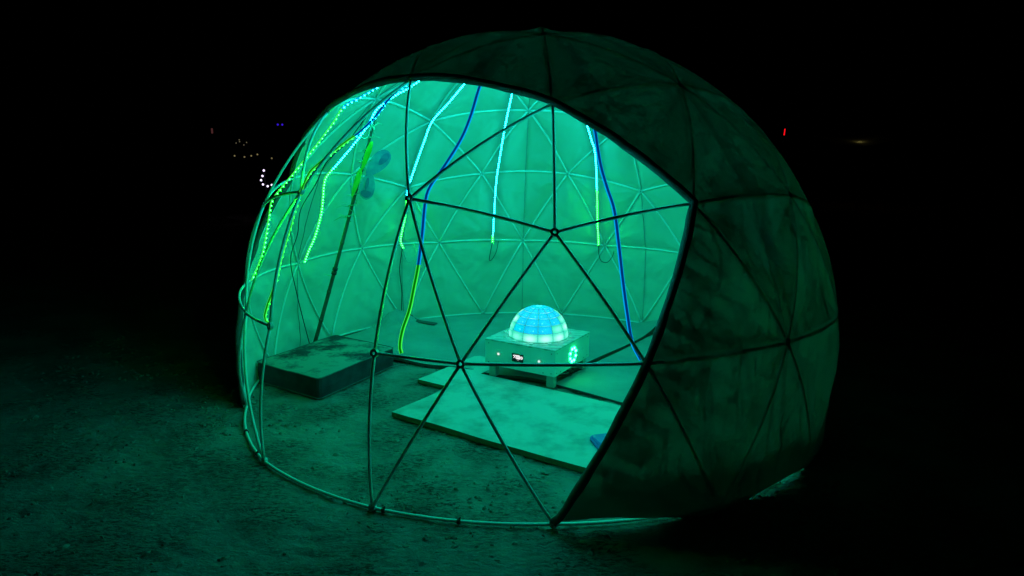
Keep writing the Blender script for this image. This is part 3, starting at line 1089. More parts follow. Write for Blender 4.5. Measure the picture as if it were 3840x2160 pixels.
# ------------------------------------------------------------------ floor mats
def slab(name, quad, z0, z1, top, side, label, wob=0.0, nu=24, nv=14):
    """thick mat between four floor corners, a little uneven"""
    q = [np.array(p, float) for p in quad]
    V = []
    F = []
    mi = []
    for i in range(nu + 1):
        for j in range(nv + 1):
            s, t = i / nu, j / nv
            p = q[0] * (1 - s) * (1 - t) + q[1] * s * (1 - t) + q[2] * s * t + q[3] * (1 - s) * t
            w = wob * (vnoise(np.array([p[0] * 3.1 + 4]), np.array([p[1] * 3.1]))[0] - 0.5)
            e = 0.004 * (min(i, j, nu - i, nv - j) == 0)
            V.append((p[0] + 0.008 * (vnoise(np.array([p[1] * 6]), np.array([1.7]))[0] - 0.5), p[1] + 0.008 * (vnoise(np.array([p[0] * 6]), np.array([8.7]))[0] - 0.5), z1 + w - e))
    n = len(V)
    for x, y, z in list(V):
        V.append((x, y, z0 + 0.6 * (z - z1)))
    I = lambda i, j: i * (nv + 1) + j
    for i in range(nu):
        for j in range(nv):
            F.append((I(i, j), I(i + 1, j), I(i + 1, j + 1), I(i, j + 1))); mi.append(0)
            F.append((n + I(i, j + 1), n + I(i + 1, j + 1), n + I(i + 1, j), n + I(i, j))); mi.append(1)
    for i in range(nu):
        F.append((I(i, 0), n + I(i, 0), n + I(i + 1, 0), I(i + 1, 0))); mi.append(1)
        F.append((I(i + 1, nv), n + I(i + 1, nv), n + I(i, nv), I(i, nv))); mi.append(1)
    for j in range(nv):
        F.append((I(0, j + 1), n + I(0, j + 1), n + I(0, j), I(0, j))); mi.append(1)
        F.append((I(nu, j), n + I(nu, j), n + I(nu, j + 1), I(nu, j + 1))); mi.append(1)
    o = mesh_obj(name, V, F, [top, side], None, midx=mi)
    bmm = bmesh.new(); bmm.from_mesh(o.data)
    bmesh.ops.recalc_face_normals(bmm, faces=bmm.faces[:]); bmm.to_mesh(o.data); bmm.free()
    return tag(o, label, 'floor mat', 'mats laid on the dome floor')


slab('foam_mat', [(-0.926, -0.805), (0.652, -1.77), (1.18, -0.97), (-0.395, -0.006)], 0.004, 0.040, MAT_FOAM_PALE, MAT_FOAM_SIDE, 'large pale foam mat nearest the opening, in front of the box', 0.012)
slab('foam_mat', [(-0.86, -0.139), (-0.598, -0.303), (-0.185, 0.320), (-0.447, 0.484)], 0.003, 0.032, MAT_FOAM_PALE, MAT_FOAM_SIDE, 'small pale foam mat poking out left of the box', 0.006, 10, 16)
slab('carpet_mat', [(0.165, -0.15), (0.80, -0.63), (1.80, 0.74), (1.165, 1.235)], 0.002, 0.020, MAT_CARPET, MAT_CARPET_SIDE, 'grey carpet piece on the floor right of the box', 0.008)


def back_carpet():
    nu, nv = 44, 22
    A = np.array([-1.25, 0.39]); B = np.array([0.13, -0.13])
    back = [shell(a, -8.0, 1.985)[:2] for a in np.linspace(104, 224, nu + 1)]
    V = []
    F = []
    mi = []
    th = 0.022
    for i in range(nu + 1):
        s = i / nu
        f0 = A * (1 - s) + B * s
        azb = 104 + 120 * s
        pk = 0.16 * math.exp(-((azb - 139) / 5.5) ** 2) + 0.09 * max(0, (azb - 216) / 8.0)
        for j in range(nv + 1):
            t = j / nv
            p = f0 * (1 - t) + back[i] * t
            lift = pk * max(0, (t - 0.72) / 0.28) ** 2
            z = 0.004 + th + 0.010 * (vnoise(np.array([p[0] * 2.3]), np.array([p[1] * 2.3 + 3]))[0]) + lift
            if j == 0: z += 0.008 * math.sin(s * 16)
            if t > 0.9: p = p * (1 - 0.012 * lift / 0.1)
            V.append((p[0], p[1], z))
    n = len(V)
    for x, y, z in list(V): V.append((x, y, z - th))
    I = lambda i, j: i * (nv + 1) + j
    for i in range(nu):
        for j in range(nv):
            F.append((I(i, j), I(i + 1, j), I(i + 1, j + 1), I(i, j + 1))); mi.append(0)
            F.append((n + I(i, j + 1), n + I(i + 1, j + 1), n + I(i + 1, j), n + I(i, j))); mi.append(1)
        F.append((I(i, 0), n + I(i, 0), n + I(i + 1, 0), I(i + 1, 0))); mi.append(1)
        F.append((I(i + 1, nv), n + I(i + 1, nv), n + I(i, nv), I(i, nv))); mi.append(1)
    for j in range(nv):
        F.append((I(0, j + 1), n + I(0, j + 1), n + I(0, j), I(0, j))); mi.append(1)
        F.append((I(nu, j), n + I(nu, j), n + I(nu, j + 1), I(nu, j + 1))); mi.append(1)
    o = mesh_obj('carpet_mat', V, F, [MAT_CARPET, MAT_CARPET_SIDE], None, smooth=False, midx=mi)
    bmm = bmesh.new(); bmm.from_mesh(o.data)
    bmesh.ops.recalc_face_normals(bmm, faces=bmm.faces[:]); bmm.to_mesh(o.data); bmm.free()
    tag(o, 'big grey carpet behind the box with corners curling up the back wall', 'floor mat', 'mats laid on the dome floor')


back_carpet()
# dark strap lying on the carpet at its curled corner
pts = smooth_path([(-1.22, 1.56, 0.10), (-1.14, 1.52, 0.05), (-1.05, 1.48, 0.042), (-0.92, 1.42, 0.040)], 14)
V = []
F = []
for i, p in enumerate(pts):
    V += [p + np.array([-0.012, -0.035, 0]), p + np.array([0.012, 0.035, 0.0]), p + np.array([0.012, 0.035, 0.006]), p + np.array([-0.012, -0.035, 0.006])]
for i in range(len(pts) - 1):
    for k in range(4):
        F.append((4 * i + k, 4 * i + (k + 1) % 4, 4 * i + 4 + (k + 1) % 4, 4 * i + 4 + k))
F += [(3, 2, 1, 0), tuple(4 * (len(pts) - 1) + k for k in range(4))]
tag(mesh_obj('strap', V, F, MAT_STRAP), 'dark strip lying across the back carpet below the curled corner', 'strap')

# ------------------------------------------------------------------ mattress
def mattress():
    F0 = np.array([-1.486, -0.533]); Lc = np.array([-2.062, -0.185]); Rc = np.array([-1.105, 0.235])
    e1, e2 = Lc - F0, Rc - F0
    t = thing('floor_mattress', 'thick dark square mattress with dusty blotched top, left on the floor', 'mattress', (F0[0], F0[1], 0))
    n = 28
    H = 0.168
    rc = 0.04

    def outline(u, v):
        return F0 + e1 * u + e2 * v
    V = []
    F = []
    def prof(u, v):
        # round the plan corners a little
        d = lambda a: max(0.0, (abs(a - 0.5) - 0.5 + rc) / rc)
        a, b = d(u), d(v)
        r_ = math.hypot(a, b)
        k = 1.0 if r_ <= 1 else 1 / r_
        uu = 0.5 + math.copysign(0.5 - rc + rc * a * k, u - 0.5) if a > 0 else u
        vv = 0.5 + math.copysign(0.5 - rc + rc * b * k, v - 0.5) if b > 0 else v
        return uu, vv
    for side in (1, 0):
        for i in range(n + 1):
            for j in range(n + 1):
                u, v = prof(i / n, j / n)
                p = outline(u, v)
                ed = min(i, j, n - i, n - j) / n
                bulge = 0.016 * (1 - math.exp(-ed * 14)) + 0.014 * (fbm(np.array([p[0] * 4]), np.array([p[1] * 4]), 3)[0] - 0.45)
                z = H - 0.014 + bulge if side else 0.008 - 0.004 * (1 - math.exp(-ed * 14))
                V.append((p[0], p[1], z))
    N1 = (n + 1) ** 2
    I = lambda i, j: i * (n + 1) + j
    for i in range(n):
        for j in range(n):
            F.append((I(i, j), I(i + 1, j), I(i + 1, j + 1), I(i, j + 1)))
            F.append((N1 + I(i, j + 1), N1 + I(i + 1, j + 1), N1 + I(i + 1, j), N1 + I(i, j)))
    rim = [I(i, 0) for i in range(n)] + [I(n, j) for j in range(n)] + [I(i, n) for i in range(n, 0, -1)] + [I(0, j) for j in range(n, 0, -1)]
    midr = []
    c = outline(0.5, 0.5)
    for r_ in rim:
        x, y, z = V[r_]
        k = 1.012 + 0.012 * (vnoise(np.array([x * 9]), np.array([y * 9]))[0] - 0.5)
        midr.append(len(V))
        V.append((c[0] + (x - c[0]) * k, c[1] + (y - c[1]) * k, 0.08))
    m = len(rim)
    for k in range(m):
        k2 = (k + 1) % m
        F.append((rim[k], midr[k], midr[k2], rim[k2]))
        F.append((midr[k], N1 + rim[k], N1 + rim[k2], midr[k2]))
    o = mesh_obj('cushion', V, F, MAT_MATTRESS, t)
    bmm = bmesh.new(); bmm.from_mesh(o.data)
    bmesh.ops.recalc_face_normals(bmm, faces=bmm.faces[:]); bmm.to_mesh(o.data); bmm.free()
    for off in (0, N1):
        pts = [np.array(V[off + r_]) for r_ in rim]
        pts = [p + np.append((p[:2] - c) * 0.006, 0.001) for p in pts]
        v, f = tube(pts + [pts[0]], 0.0042, 6)
        mesh_obj('piping', v, f, MAT_PIPING, t, smooth=True)


mattress()

# ------------------------------------------------------------------ lamp box
BF = Vector((0.169, -0.300, 0)); BR = Vector((0.466, 0.221, 0)); BL = Vector((-0.353, -0.013, 0))
ex = (BR - BF).normalized()      # along the right face
ey = (BL - BF).normalized()      # along the front face, leftwards
W1, W2 = 0.598, 0.596
ZB, ZT = 0.118, 0.322
BM = Matrix(((ex.x, ey.x, 0, BF.x), (ex.y, ey.y, 0, BF.y), (0, 0, 1, 0), (0, 0, 0, 1)))


def bxp(a, b, z):
    return BM @ Vector((a, b, z))


def box_local(x0, x1, y0, y1, z0, z1):
    v, f = box_vf(x0, x1, y0, y1, z0, z1)
    return [BM @ Vector(p) for p in v], f


stand = thing('lamp_box', 'square painted plywood box on four timber legs in the middle of the floor', 'box', tuple(bxp(W1 / 2, W2 / 2, 0)))
t_ = 0.015
for a in ((0, W1, 0, t_), (0, W1, W2 - t_, W2), (0, t_, t_ + 0.0005, W2 - t_ - 0.0005), (W1 - t_, W1, t_ + 0.0005, W2 - t_ - 0.0005)):
    v, f = box_local(*a, ZB, ZT - 0.0125)
    mesh_obj('side_panel', v, f, MAT_BOX, stand)
v, f = box_local(t_ + 0.001, W1 - t_ - 0.001, t_ + 0.001, W2 - t_ - 0.001, ZB + 0.03, ZB + 0.04)
mesh_obj('bottom_panel', v, f, MAT_BOX, stand)
# top board with softened arris
bmx = bmesh.new()
v, f = box_local(-0.003, W1 + 0.003, -0.003, W2 + 0.003, ZT - 0.012, ZT)
vs = [bmx.verts.new(p) for p in v]
for q in f: bmx.faces.new([vs[i] for i in q])
bmesh.ops.bevel(bmx, geom=bmx.edges[:], offset=0.0018, segments=2, affect='EDGES')
me = bpy.data.meshes.new('top_board'); bmx.to_mesh(me); bmx.free()
me.materials.append(MAT_BOXTOP)
o = bpy.data.objects.new('top_board', me); COL.objects.link(o); o.parent = stand
o.matrix_parent_inverse = stand.matrix_world.inverted()
LG = 0.055
for a, b in ((0.012, 0.018), (W1 - LG - 0.012, 0.018), (0.012, W2 - LG - 0.030), (W1 - LG - 0.012, W2 - LG - 0.03)):
    v, f = box_local(a, a + LG, b, b + LG, 0.026, ZB + 0.029)
    mesh_obj('leg', v, f, MAT_LEG, stand)
# control screen on the front face (local x = 0 is the right face edge; front face is a = 0 plane)
def face_front(u, z, out=0.0):     # u metres from the front corner, leftwards
    return bxp(-out, u, z)


def plate(u0, u1, z0, z1, o0, o1):
    V = [face_front(u, z, o) for o in (o0, o1) for (u, z) in ((u0, z0), (u1, z0), (u1, z1), (u0, z1))]
    F = [(0, 1, 2, 3), (7, 6, 5, 4), (0, 4, 5, 1), (1, 5, 6, 2), (2, 6, 7, 3), (3, 7, 4, 0)]
    return V, F


# the front face (facing the camera, left) is the plane local x = 0
SU0, SU1, SZ0, SZ1 = 0.262, 0.358, 0.182, 0.244
v, f = plate(SU0, SU1, SZ0, SZ1, -0.002, 0.003)
screen = mesh_obj('screen', v, f, MAT_SCREEN, stand)
def poly_plate(pts, mat, name, par, off=0.0042):
    V = [face_front(u, z, off) for u, z in pts] + [face_front(u, z, 0.0031) for u, z in pts]
    n = len(pts)
    F = [tuple(range(n))] + [(i, (i + 1) % n, n + (i + 1) % n, n + i) for i in range(n)]
    return mesh_obj(name, V, F, mat, par)


uc, zc = 0.334, 0.221     # crossed tools, left in the picture
def bar(u0, z0, u1, z1, w):
    d = math.hypot(u1 - u0, z1 - z0)
    nx, nz = -(z1 - z0) / d * w / 2, (u1 - u0) / d * w / 2
    return [(u0 + nx, z0 + nz), (u1 + nx, z1 + nz), (u1 - nx, z1 - nz), (u0 - nx, z0 - nz)]


parts = [bar(uc - 0.010, zc - 0.012, uc + 0.008, zc + 0.009, 0.0042), bar(uc + 0.010, zc - 0.012, uc - 0.008, zc + 0.009, 0.0042),
         bar(uc - 0.013, zc + 0.006, uc - 0.002, zc + 0.013, 0.006), bar(uc + 0.013, zc + 0.006, uc + 0.002, zc + 0.013, 0.006)]
VV = []
FF = []
for i, p in enumerate(parts):
    n0 = len(VV)
    VV += [face_front(u, z, 0.0040 + 0.0002 * i) for u, z in p]
    FF.append((n0, n0 + 1, n0 + 2, n0 + 3))
mesh_obj('tools_icon', VV, FF, MAT_ICON, screen).matrix_parent_inverse = Matrix()
a = 0.0145
uc, zc = 0.3055, 0.2195
sq = [(uc - a, zc - a * 1.05), (uc + a, zc - a * 1.05), (uc + a, zc + a * 1.05), (uc - a, zc + a * 1.05)]
poly_plate(sq, MAT_ICON, 'list_icon', screen)
VV = []; FF = []
for k in range(5):
    zz = zc + 0.008 - 0.0038 * k
    n0 = len(VV)
    VV += [face_front(u, z, 0.0048) for u, z in ((uc - 0.0085, zz), (uc + 0.0085, zz), (uc + 0.0085, zz + 0.0022), (uc - 0.0085, zz + 0.0022))]
    FF.append((n0, n0 + 1, n0 + 2, n0 + 3))
mesh_obj('list_lines', VV, FF, MAT_ICON_GREY, screen)
uc, zc = 0.2765, 0.2185
VV = []; FF = []
for (r0, r1) in ((0.0066, 0.0118), (0.0, 0.0036)):
    n0 = len(VV)
    K = 20
    for k in range(K):
        a_ = 2 * math.pi * k / K
        VV += [face_front(uc + r1 * math.cos(a_), zc + r1 * math.sin(a_), 0.0042), face_front(uc + r0 * math.cos(a_), zc + r0 * math.sin(a_), 0.0042)]
    for k in range(K):
        k2 = (k + 1) % K
        if r0: FF.append((n0 + 2 * k, n0 + 2 * k2, n0 + 2 * k2 + 1, n0 + 2 * k + 1))
    if not r0: FF.append(tuple(n0 + 2 * k for k in range(K)))
mesh_obj('power_icon', VV, FF, MAT_ICON, screen)
poly_plate([(0.2985, 0.1935), (0.3125, 0.1935), (0.3125, 0.1960), (0.2985, 0.1960)], MAT_ICON_GREY, 'caption_mark', screen)
for ch in list(screen.children):
    ch.matrix_parent_inverse = Matrix()
# round lit push buttons: two on the front, one on the right face
MAT_BTN_RING = glow('button_ring', (0.75, 1.0, 0.97), 1.0, False)
for u in (0.130, 0.478):
    c = face_front(u, 0.217, 0.0)
    v, f = disc_vf(c, -ex, 0.0088, 0.004, 14, hole=0.0032)
    b = mesh_obj('push_button', v, f, MAT_BTN_RING, stand)
c = bxp(0.47, 0.0, 0.217)
v, f = disc_vf(c, -ey, 0.0085, 0.004, 14, hole=0.0045)
mesh_obj('push_button', v, f, MAT_BUTTON, stand)
for (u, z) in ((0.03, 0.14), (0.03, 0.29), (0.565, 0.14), (0.565, 0.29), (0.095, 0.135), (0.50, 0.135)):
    v, f = disc_vf(face_front(u, z), -ex, 0.0045, 0.0012, 8)
    mesh_obj('screw', v, f, MAT_SCREW, stand)
    v, f = disc_vf(bxp(u, 0, z), -ey, 0.0045, 0.0012, 8)
    mesh_obj('screw', v, f, MAT_SCREW, stand)
# ring of eight green lamps on the right face
MAT_RING_LED = glow('ring_led', (0.012, 1.0, 0.22), 75.0)
ring = []
for k in range(8):
    a_ = 2 * math.pi * (k + 0.5) / 8
    c = bxp(0.300 + 0.052 * math.cos(a_), 0, 0.212 + 0.052 * math.sin(a_))
    v, f = disc_vf(c, -ey, 0.0080, 0.006, 10)
    mesh_obj('ring_lamp', v, f, MAT_RING_LED, stand)
# domed buttons round the lamp on the top board
HC = bxp(W1 / 2, W2 / 2, ZT) + Vector((0.0, 0.006, 0))
HR = 0.233
for k in range(12):
    a_ = 2 * math.pi * (k + 0.5) / 12 + 0.03
    c = HC + Vector((math.cos(a_), math.sin(a_), 0)) * (HR + 0.036)
    v, f = disc_vf(c, (0, 0, 1), 0.0145, 0.007, 14)
    mesh_obj('top_button', v, f, MAT_BUTTON, stand)

# ------------------------------------------------------------------ dome lamp on the box
lamp = thing('dome_lamp', 'glowing half-dome lamp of cyan and mint tiles standing on the box', 'lamp', tuple(HC))
face_cam = math.atan2(CAM.y - HC.y, CAM.x - HC.x)
MAT_TILE_B = []
def tile_mat(name, rim, mid, strength, spread):
    """frosted tile lit from behind by its own diode: the glow is strongest over the diode"""
    m, nt, out = new_mat(name)
    e = nt.nodes.new('ShaderNodeEmission')
    uv = nt.nodes.new('ShaderNodeUVMap'); uv.uv_map = 'tile'
    gr = nt.nodes.new('ShaderNodeTexGradient'); gr.gradient_type = 'SPHERICAL'
    mp = nt.nodes.new('ShaderNodeMapping')
    mp.inputs['Location'].default_value = (-0.5 * spread, -0.45 * spread, 0)
    mp.inputs['Scale'].default_value = (spread, spread, 1)
    nt.links.new(uv.outputs[0], mp.inputs[0])
    nt.links.new(mp.outputs[0], gr.inputs[0])
    rp = nt.nodes.new('ShaderNodeValToRGB')
    rp.color_ramp.interpolation = 'EASE'
    rp.color_ramp.elements[0].color = (*rim, 1)
    rp.color_ramp.elements[1].color = (*mid, 1)
    nt.links.new(gr.outputs['Fac'], rp.inputs[0])
    nt.links.new(rp.outputs[0], e.inputs['Color'])
    e.inputs['Strength'].default_value = strength
    g = nt.nodes.new('ShaderNodeBsdfPrincipled')
    g.inputs['Base Color'].default_value = (0.3, 0.35, 0.35, 1)
    g.inputs['Roughness'].default_value = 0.35
    ad = nt.nodes.new('ShaderNodeAddShader')
    nt.links.new(e.outputs[0], ad.inputs[0])
    nt.links.new(g.outputs[0], ad.inputs[1])
    nt.links.new(ad.outputs[0], out.inputs['Surface'])
    return m


T_BLUE = tile_mat('tile_blue', (0.0, 0.34, 0.74), (0.01, 0.52, 0.98), 1.0, 1.3)
T_CYAN = tile_mat('tile_cyan', (0.0, 0.42, 0.70), (0.0, 0.60, 0.90), 1.0, 1.3)
T_MINT = tile_mat('tile_mint', (0.03, 0.62, 0.40), (0.22, 0.98, 0.75), 1.0, 1.5)
T_MINT2 = tile_mat('tile_mint_pale', (0.06, 0.72, 0.52), (0.55, 1.05, 0.95), 1.0, 1.5)
T_CAP = tile_mat('tile_cap', (0.05, 0.85, 0.95), (0.05, 0.85, 0.95), 1.0, 1.0)
MAT_SPOT_B = glow('tile_diode_blue', (0.08, 0.75, 1.0), 1.4, False)
MAT_SPOT_M = glow('tile_diode_mint', (0.62, 1.0, 0.95), 1.5, False)
lats = [0, 16, 31, 46, 60, 73, 84]
GAP = math.radians(0.55)


def on_h(a, l, r):
    return HC + Vector((math.cos(l) * math.cos(a), math.cos(l) * math.sin(a), math.sin(l))) * r


for gk in range(12):
    a0 = face_cam + math.radians(30) * gk - 0.02
    a1 = a0 + math.radians(30)
    rel = (gk if gk < 6 else gk - 12)      # 0, 1, 2.. right of the middle rib; -1, -2.. left
    for j in range(6):
        l0, l1 = math.radians(lats[j]), math.radians(lats[j + 1])
        n = 5
        V = []
        F = []
        ga = GAP / max(0.25, math.cos((l0 + l1) / 2))
        for i in range(n + 1):
            for q in range(n + 1):
                s, t = i / n, q / n
                a = a0 + ga + (a1 - a0 - 2 * ga) * s
                l = l0 + GAP * (j > 0) + (l1 - l0 - GAP * (1 + (j > 0))) * t
                bul = 0.0045 * (1 - (2 * s - 1) ** 2)      # each gore is a shallow pillow
                V.append(on_h(a, l, HR - 0.003 + bul))
        for i in range(n):
            for q in range(n):
                k = i * (n + 1) + q
                F.append((k, k + n + 1, k + n + 2, k + 1))
        mint = (j == 0) or (j == 1 and not -2 <= rel <= 0) or (j == 2 and not -2 <= rel <= 1) or (j == 3 and not -3 <= rel <= 2)
        if j == 0: m = T_MINT2 if rel in (-1, 0, 1) else T_MINT
        elif mint: m = T_MINT2 if (gk + j) % 2 else T_MINT
        elif j == 5: m = T_CYAN
        else: m = T_CYAN if (rel == -2 and j == 1) else T_BLUE
        tl = mesh_obj('tile', V, F, m, lamp, smooth=True)
        ul = tl.data.uv_layers.new(name='tile')
        for lp in tl.data.loops:
            ul.data[lp.index].uv = ((lp.vertex_index // (n + 1)) / n, (lp.vertex_index % (n + 1)) / n)
        if not mint and 1 <= j <= 3:
            ac = (a0 + a1) / 2 + (0.10 if rel < 0 else -0.10) * (1 if not mint else 0.4)
            lc = (l0 + l1) / 2 - math.radians(2)
            c = on_h(ac, lc, HR + 0.0012)
            nn = (c - HC).normalized()
            v, f = disc_vf(c - nn * 0.002, nn, 0.0050, 0.0022, 10)
            sp_ = mesh_obj('diode', v, f, MAT_SPOT_M if mint else MAT_SPOT_B, tl)
            sp_.parent = tl
            sp_.matrix_parent_inverse = Matrix()
for gk in range(12):
    a = face_cam + math.radians(30) * gk - 0.02
    pts = [on_h(a, math.radians(l), HR - 0.0035) for l in np.linspace(0, 84, 14)]
    v, f = tube(pts, 0.0017, 5)
    mesh_obj('rib', v, f, MAT_RIB, lamp, smooth=True)
for l in lats[1:]:
    pts = [on_h(a, math.radians(l), HR - 0.0055) for a in np.linspace(0, 2 * math.pi, 37)]
    v, f = tube(pts, 0.0014, 5)
    mesh_obj('hoop', v, f, MAT_RIB, lamp, smooth=True)
V = [on_h(0, math.pi / 2, HR + 0.001)]
F = []
for k in range(20):
    V.append(on_h(2 * math.pi * k / 20, math.radians(83.4), HR))
for k in range(20):
    F.append((0, 1 + k, 1 + (k + 1) % 20))
mesh_obj('cap', V, F, T_CAP, lamp, smooth=True)
v, f = disc_vf(HC + Vector((0, 0, 0.0006)), (0, 0, 1), HR + 0.002, 0.004, 36)
mesh_obj('base_plate', v, f, MAT_BOX, lamp)

# loose cables under the box
tangle = thing('cable_tangle', 'tangle of thin loose cables in the shade under the box', 'cables', tuple(bxp(0.42, 0.12, 0.03)))
for k in range(7):
    a_ = random.uniform(0, 6.28)
    c = bxp(0.42 + random.uniform(-0.12, 0.12), 0.10 + random.uniform(-0.05, 0.10), 0.05)
    pts = []
    for i in range(7):
        pts.append((c.x + 0.09 * math.cos(a_ + i * 1.1) + random.uniform(-0.03, 0.03), c.y + 0.06 * math.sin(a_ + i * 1.1), 0.036 + 0.012 * k * 0.6 + 0.01 * math.sin(i)))
    v, f = tube(smooth_path(pts, 40), 0.004, 6)
    mesh_obj('cable', v, f, MAT_CABLE_PALE if k % 3 == 0 else MAT_CABLE, tangle, smooth=True)

# ------------------------------------------------------------------ blue pad
def blue_pad():
    c0 = np.array([0.332, -1.181]); u = np.array([0.965, 0.26]); v = np.array([0.20, -0.98])
    u /= np.linalg.norm(u); v = v - u * (u @ v); v /= np.linalg.norm(v)
    t = thing('blue_pad', 'rounded blue plastic pad with a grip slot on the foam mat, half behind the canvas', 'pad', (c0[0], c0[1], 0.05))
    Lx, Ly, r_, H0, H1 = 0.46, 0.30, 0.035, 0.046, 0.074
    out = []
    for (cx, cyy, a0) in ((r_, r_, math.pi), (Lx - r_, r_, 1.5 * math.pi), (Lx - r_, Ly - r_, 0), (r_, Ly - r_, 0.5 * math.pi)):
        for k in range(7):
            a_ = a0 + math.pi / 2 * k / 6
            out.append((cx + r_ * math.cos(a_), cyy + r_ * math.sin(a_)))
    bmm = bmesh.new()
    P = lambda x, y, z: (c0[0] + u[0] * x + v[0] * y, c0[1] + u[1] * x + v[1] * y, z)
    vs = [bmm.verts.new(P(x, y, H0)) for x, y in out]
    face = bmm.faces.new(vs)
    ext = bmesh.ops.extrude_face_region(bmm, geom=[face])
    for q in ext['geom']:
        if isinstance(q, bmesh.types.BMVert): q.co.z = H1
    bmesh.ops.recalc_face_normals(bmm, faces=bmm.faces[:])
    top = [e for e in bmm.edges if all(abs(q.co.z - H1) < 1e-5 for q in e.verts)]
    bmesh.ops.bevel(bmm, geom=top, offset=0.009, segments=3, affect='EDGES')
    me = bpy.data.meshes.new('pad_body'); bmm.to_mesh(me); bmm.free()
    me.materials.append(MAT_BLUE_PAD)
    me.polygons.foreach_set('use_smooth', [True] * len(me.polygons))
    o = bpy.data.objects.new('pad_body', me); COL.objects.link(o); o.parent = t
    o.matrix_parent_inverse = t.matrix_world.inverted()
    def inset(x0, x1, y0, y1, mat, nm, z=H1 + 0.0006, h=0.003):
        V = [P(x, y, zz) for zz in (z - h, z) for x, y in ((x0, y0), (x1, y0), (x1 + 0.01, y1), (x0 + 0.01, y1))]
        F = [(3, 2, 1, 0), (4, 5, 6, 7), (0, 1, 5, 4), (1, 2, 6, 5), (2, 3, 7, 6), (3, 0, 4, 7)]
        mesh_obj(nm, V, F, mat, t)
    inset(0.085, 0.26, 0.028, 0.062, MAT_BLUE_PAD_IN, 'grip_slot')
    inset(0.055, 0.085, 0.155, 0.163, MAT_STRAP, 'mark', H1 + 0.0004)


blue_pad()

# ------------------------------------------------------------------ leaning pole with garland and butterfly
PB = np.array([-1.900, 0.690, 0.030]); PTOP = np.array([-1.235, 0.400, 2.005])
pole = thing('bamboo_pole', 'dark bamboo pole leaning up the left wall behind the mattress', 'pole', tuple(PB))
PP = lambda t: PB + (PTOP - PB) * t + np.array([0.0, 0.03, 0]) * math.sin(math.pi * t)
v, f = tube([PP(t) for t in np.linspace(0, 1, 22)], [0.0175 - 0.005 * t for t in np.linspace(0, 1, 22)], 10)
mesh_obj('cane', v, f, MAT_BAMBOO, pole, smooth=True)
for t in (0.12, 0.25, 0.47, 0.58, 0.70, 0.82, 0.93):
    d = PP(t + 0.003) - PP(t - 0.003)
    v, f = tube([PP(t) - d, PP(t) + d], 0.0195 - 0.005 * t, 10)
    mesh_obj('joint', v, f, MAT_BAMBOO, pole, smooth=True)
for t in (0.335, 0.352):
    d = PP(t + 0.004) - PP(t - 0.004)
    v, f = tube([PP(t) - d * 0.7, PP(t) + d * 0.7], 0.0225, 10)
    mesh_obj('clamp', v, f, MAT_CLAMP, pole, smooth=True)


def leaf_vf(c, d, up, L, W):
    c = Vector(c); d = Vector(d).normalized(); up = Vector(up)
    s = d.cross(up).normalized()
    n = s.cross(d)
    V = []
    for t, w, h in ((0, 0.05, 0), (0.3, 0.45, 0.06), (0.6, 0.5, 0.05), (0.85, 0.25, 0), (1, 0.0, -0.06)):
        p = c + d * L * t + n * L * h
        V += [p - s * W * w, p + n * L * 0.03 * (t > 0) , p + s * W * w]
    F = []
    for i in range(4):
        for k in range(2):
            a = i * 3 + k
            F.append((a, a + 1, a + 4, a + 3))
    return V, F


v, f = leaf_vf(PP(0.315), (-0.8, -0.3, 0.35), (0, 0, 1), 0.075, 0.03)
mesh_obj('leaf_shoot', v, f, MAT_LEAF, pole)

gar = thing('vine_garland', 'pale vine garland twisted round the upper half of the bamboo pole', 'garland', tuple(PP(0.56)))
hel = []
axis = Vector(PTOP - PB).normalized()
sx = axis.orthogonal().normalized(); sy = axis.cross(sx)
for i in range(140):
    t = 0.56 + 0.42 * i / 139
    a_ = i * 0.42
    r_ = 0.024 + 0.010 * vnoise(np.array([i * 0.2]), np.array([1.0]))[0]
    hel.append(Vector(PP(t)) + (sx * math.cos(a_) + sy * math.sin(a_)) * r_)
v, f = tube(hel, 0.0042, 5)
mesh_obj('stem', v, f, MAT_VINE, gar, smooth=True)
for i in range(6, 138, 4):
    p = hel[i]
    out = (p - Vector(PP(0.56 + 0.42 * i / 139))).normalized()
    v, f = leaf_vf(p, out + Vector((random.uniform(-.6, .6), random.uniform(-.6, .6), random.uniform(-.7, .4))), axis, random.uniform(0.035, 0.065), random.uniform(0.012, 0.022))
    mesh_obj('leaf', v, f, MAT_VINE, gar)
for k in range(4):
    p = hel[4 + k * 5]
    e = Vector((random.uniform(-1, 1), random.uniform(-.5, .2), random.uniform(-.3, .2))).normalized()
    v, f = tube([p, p + e * 0.06 + Vector((0, 0, 0.012)), p + e * 0.11], [0.003, 0.0025, 0.0015], 5)
    mesh_obj('tendril', v, f, MAT_VINE, gar)

# butterfly: given by its outline points (right, up) about the body, in metres
bc = PP(0.765) + np.array([0.03, -0.055, 0.03])
to_cam = (CAM - Vector(bc)).normalized()
bright = to_cam.cross(Vector((0, 0, 1))).normalized() * -1
bup = Vector((0, 0, 1))
tilt = math.radians(20)
bu = bup * math.cos(tilt) + bright * math.sin(tilt)
br = bright * math.cos(tilt) - bup * math.sin(tilt)
fly = thing('butterfly_ornament', 'big cloth butterfly with lime and blue wings clipped to the bamboo pole', 'butterfly', tuple(bc))


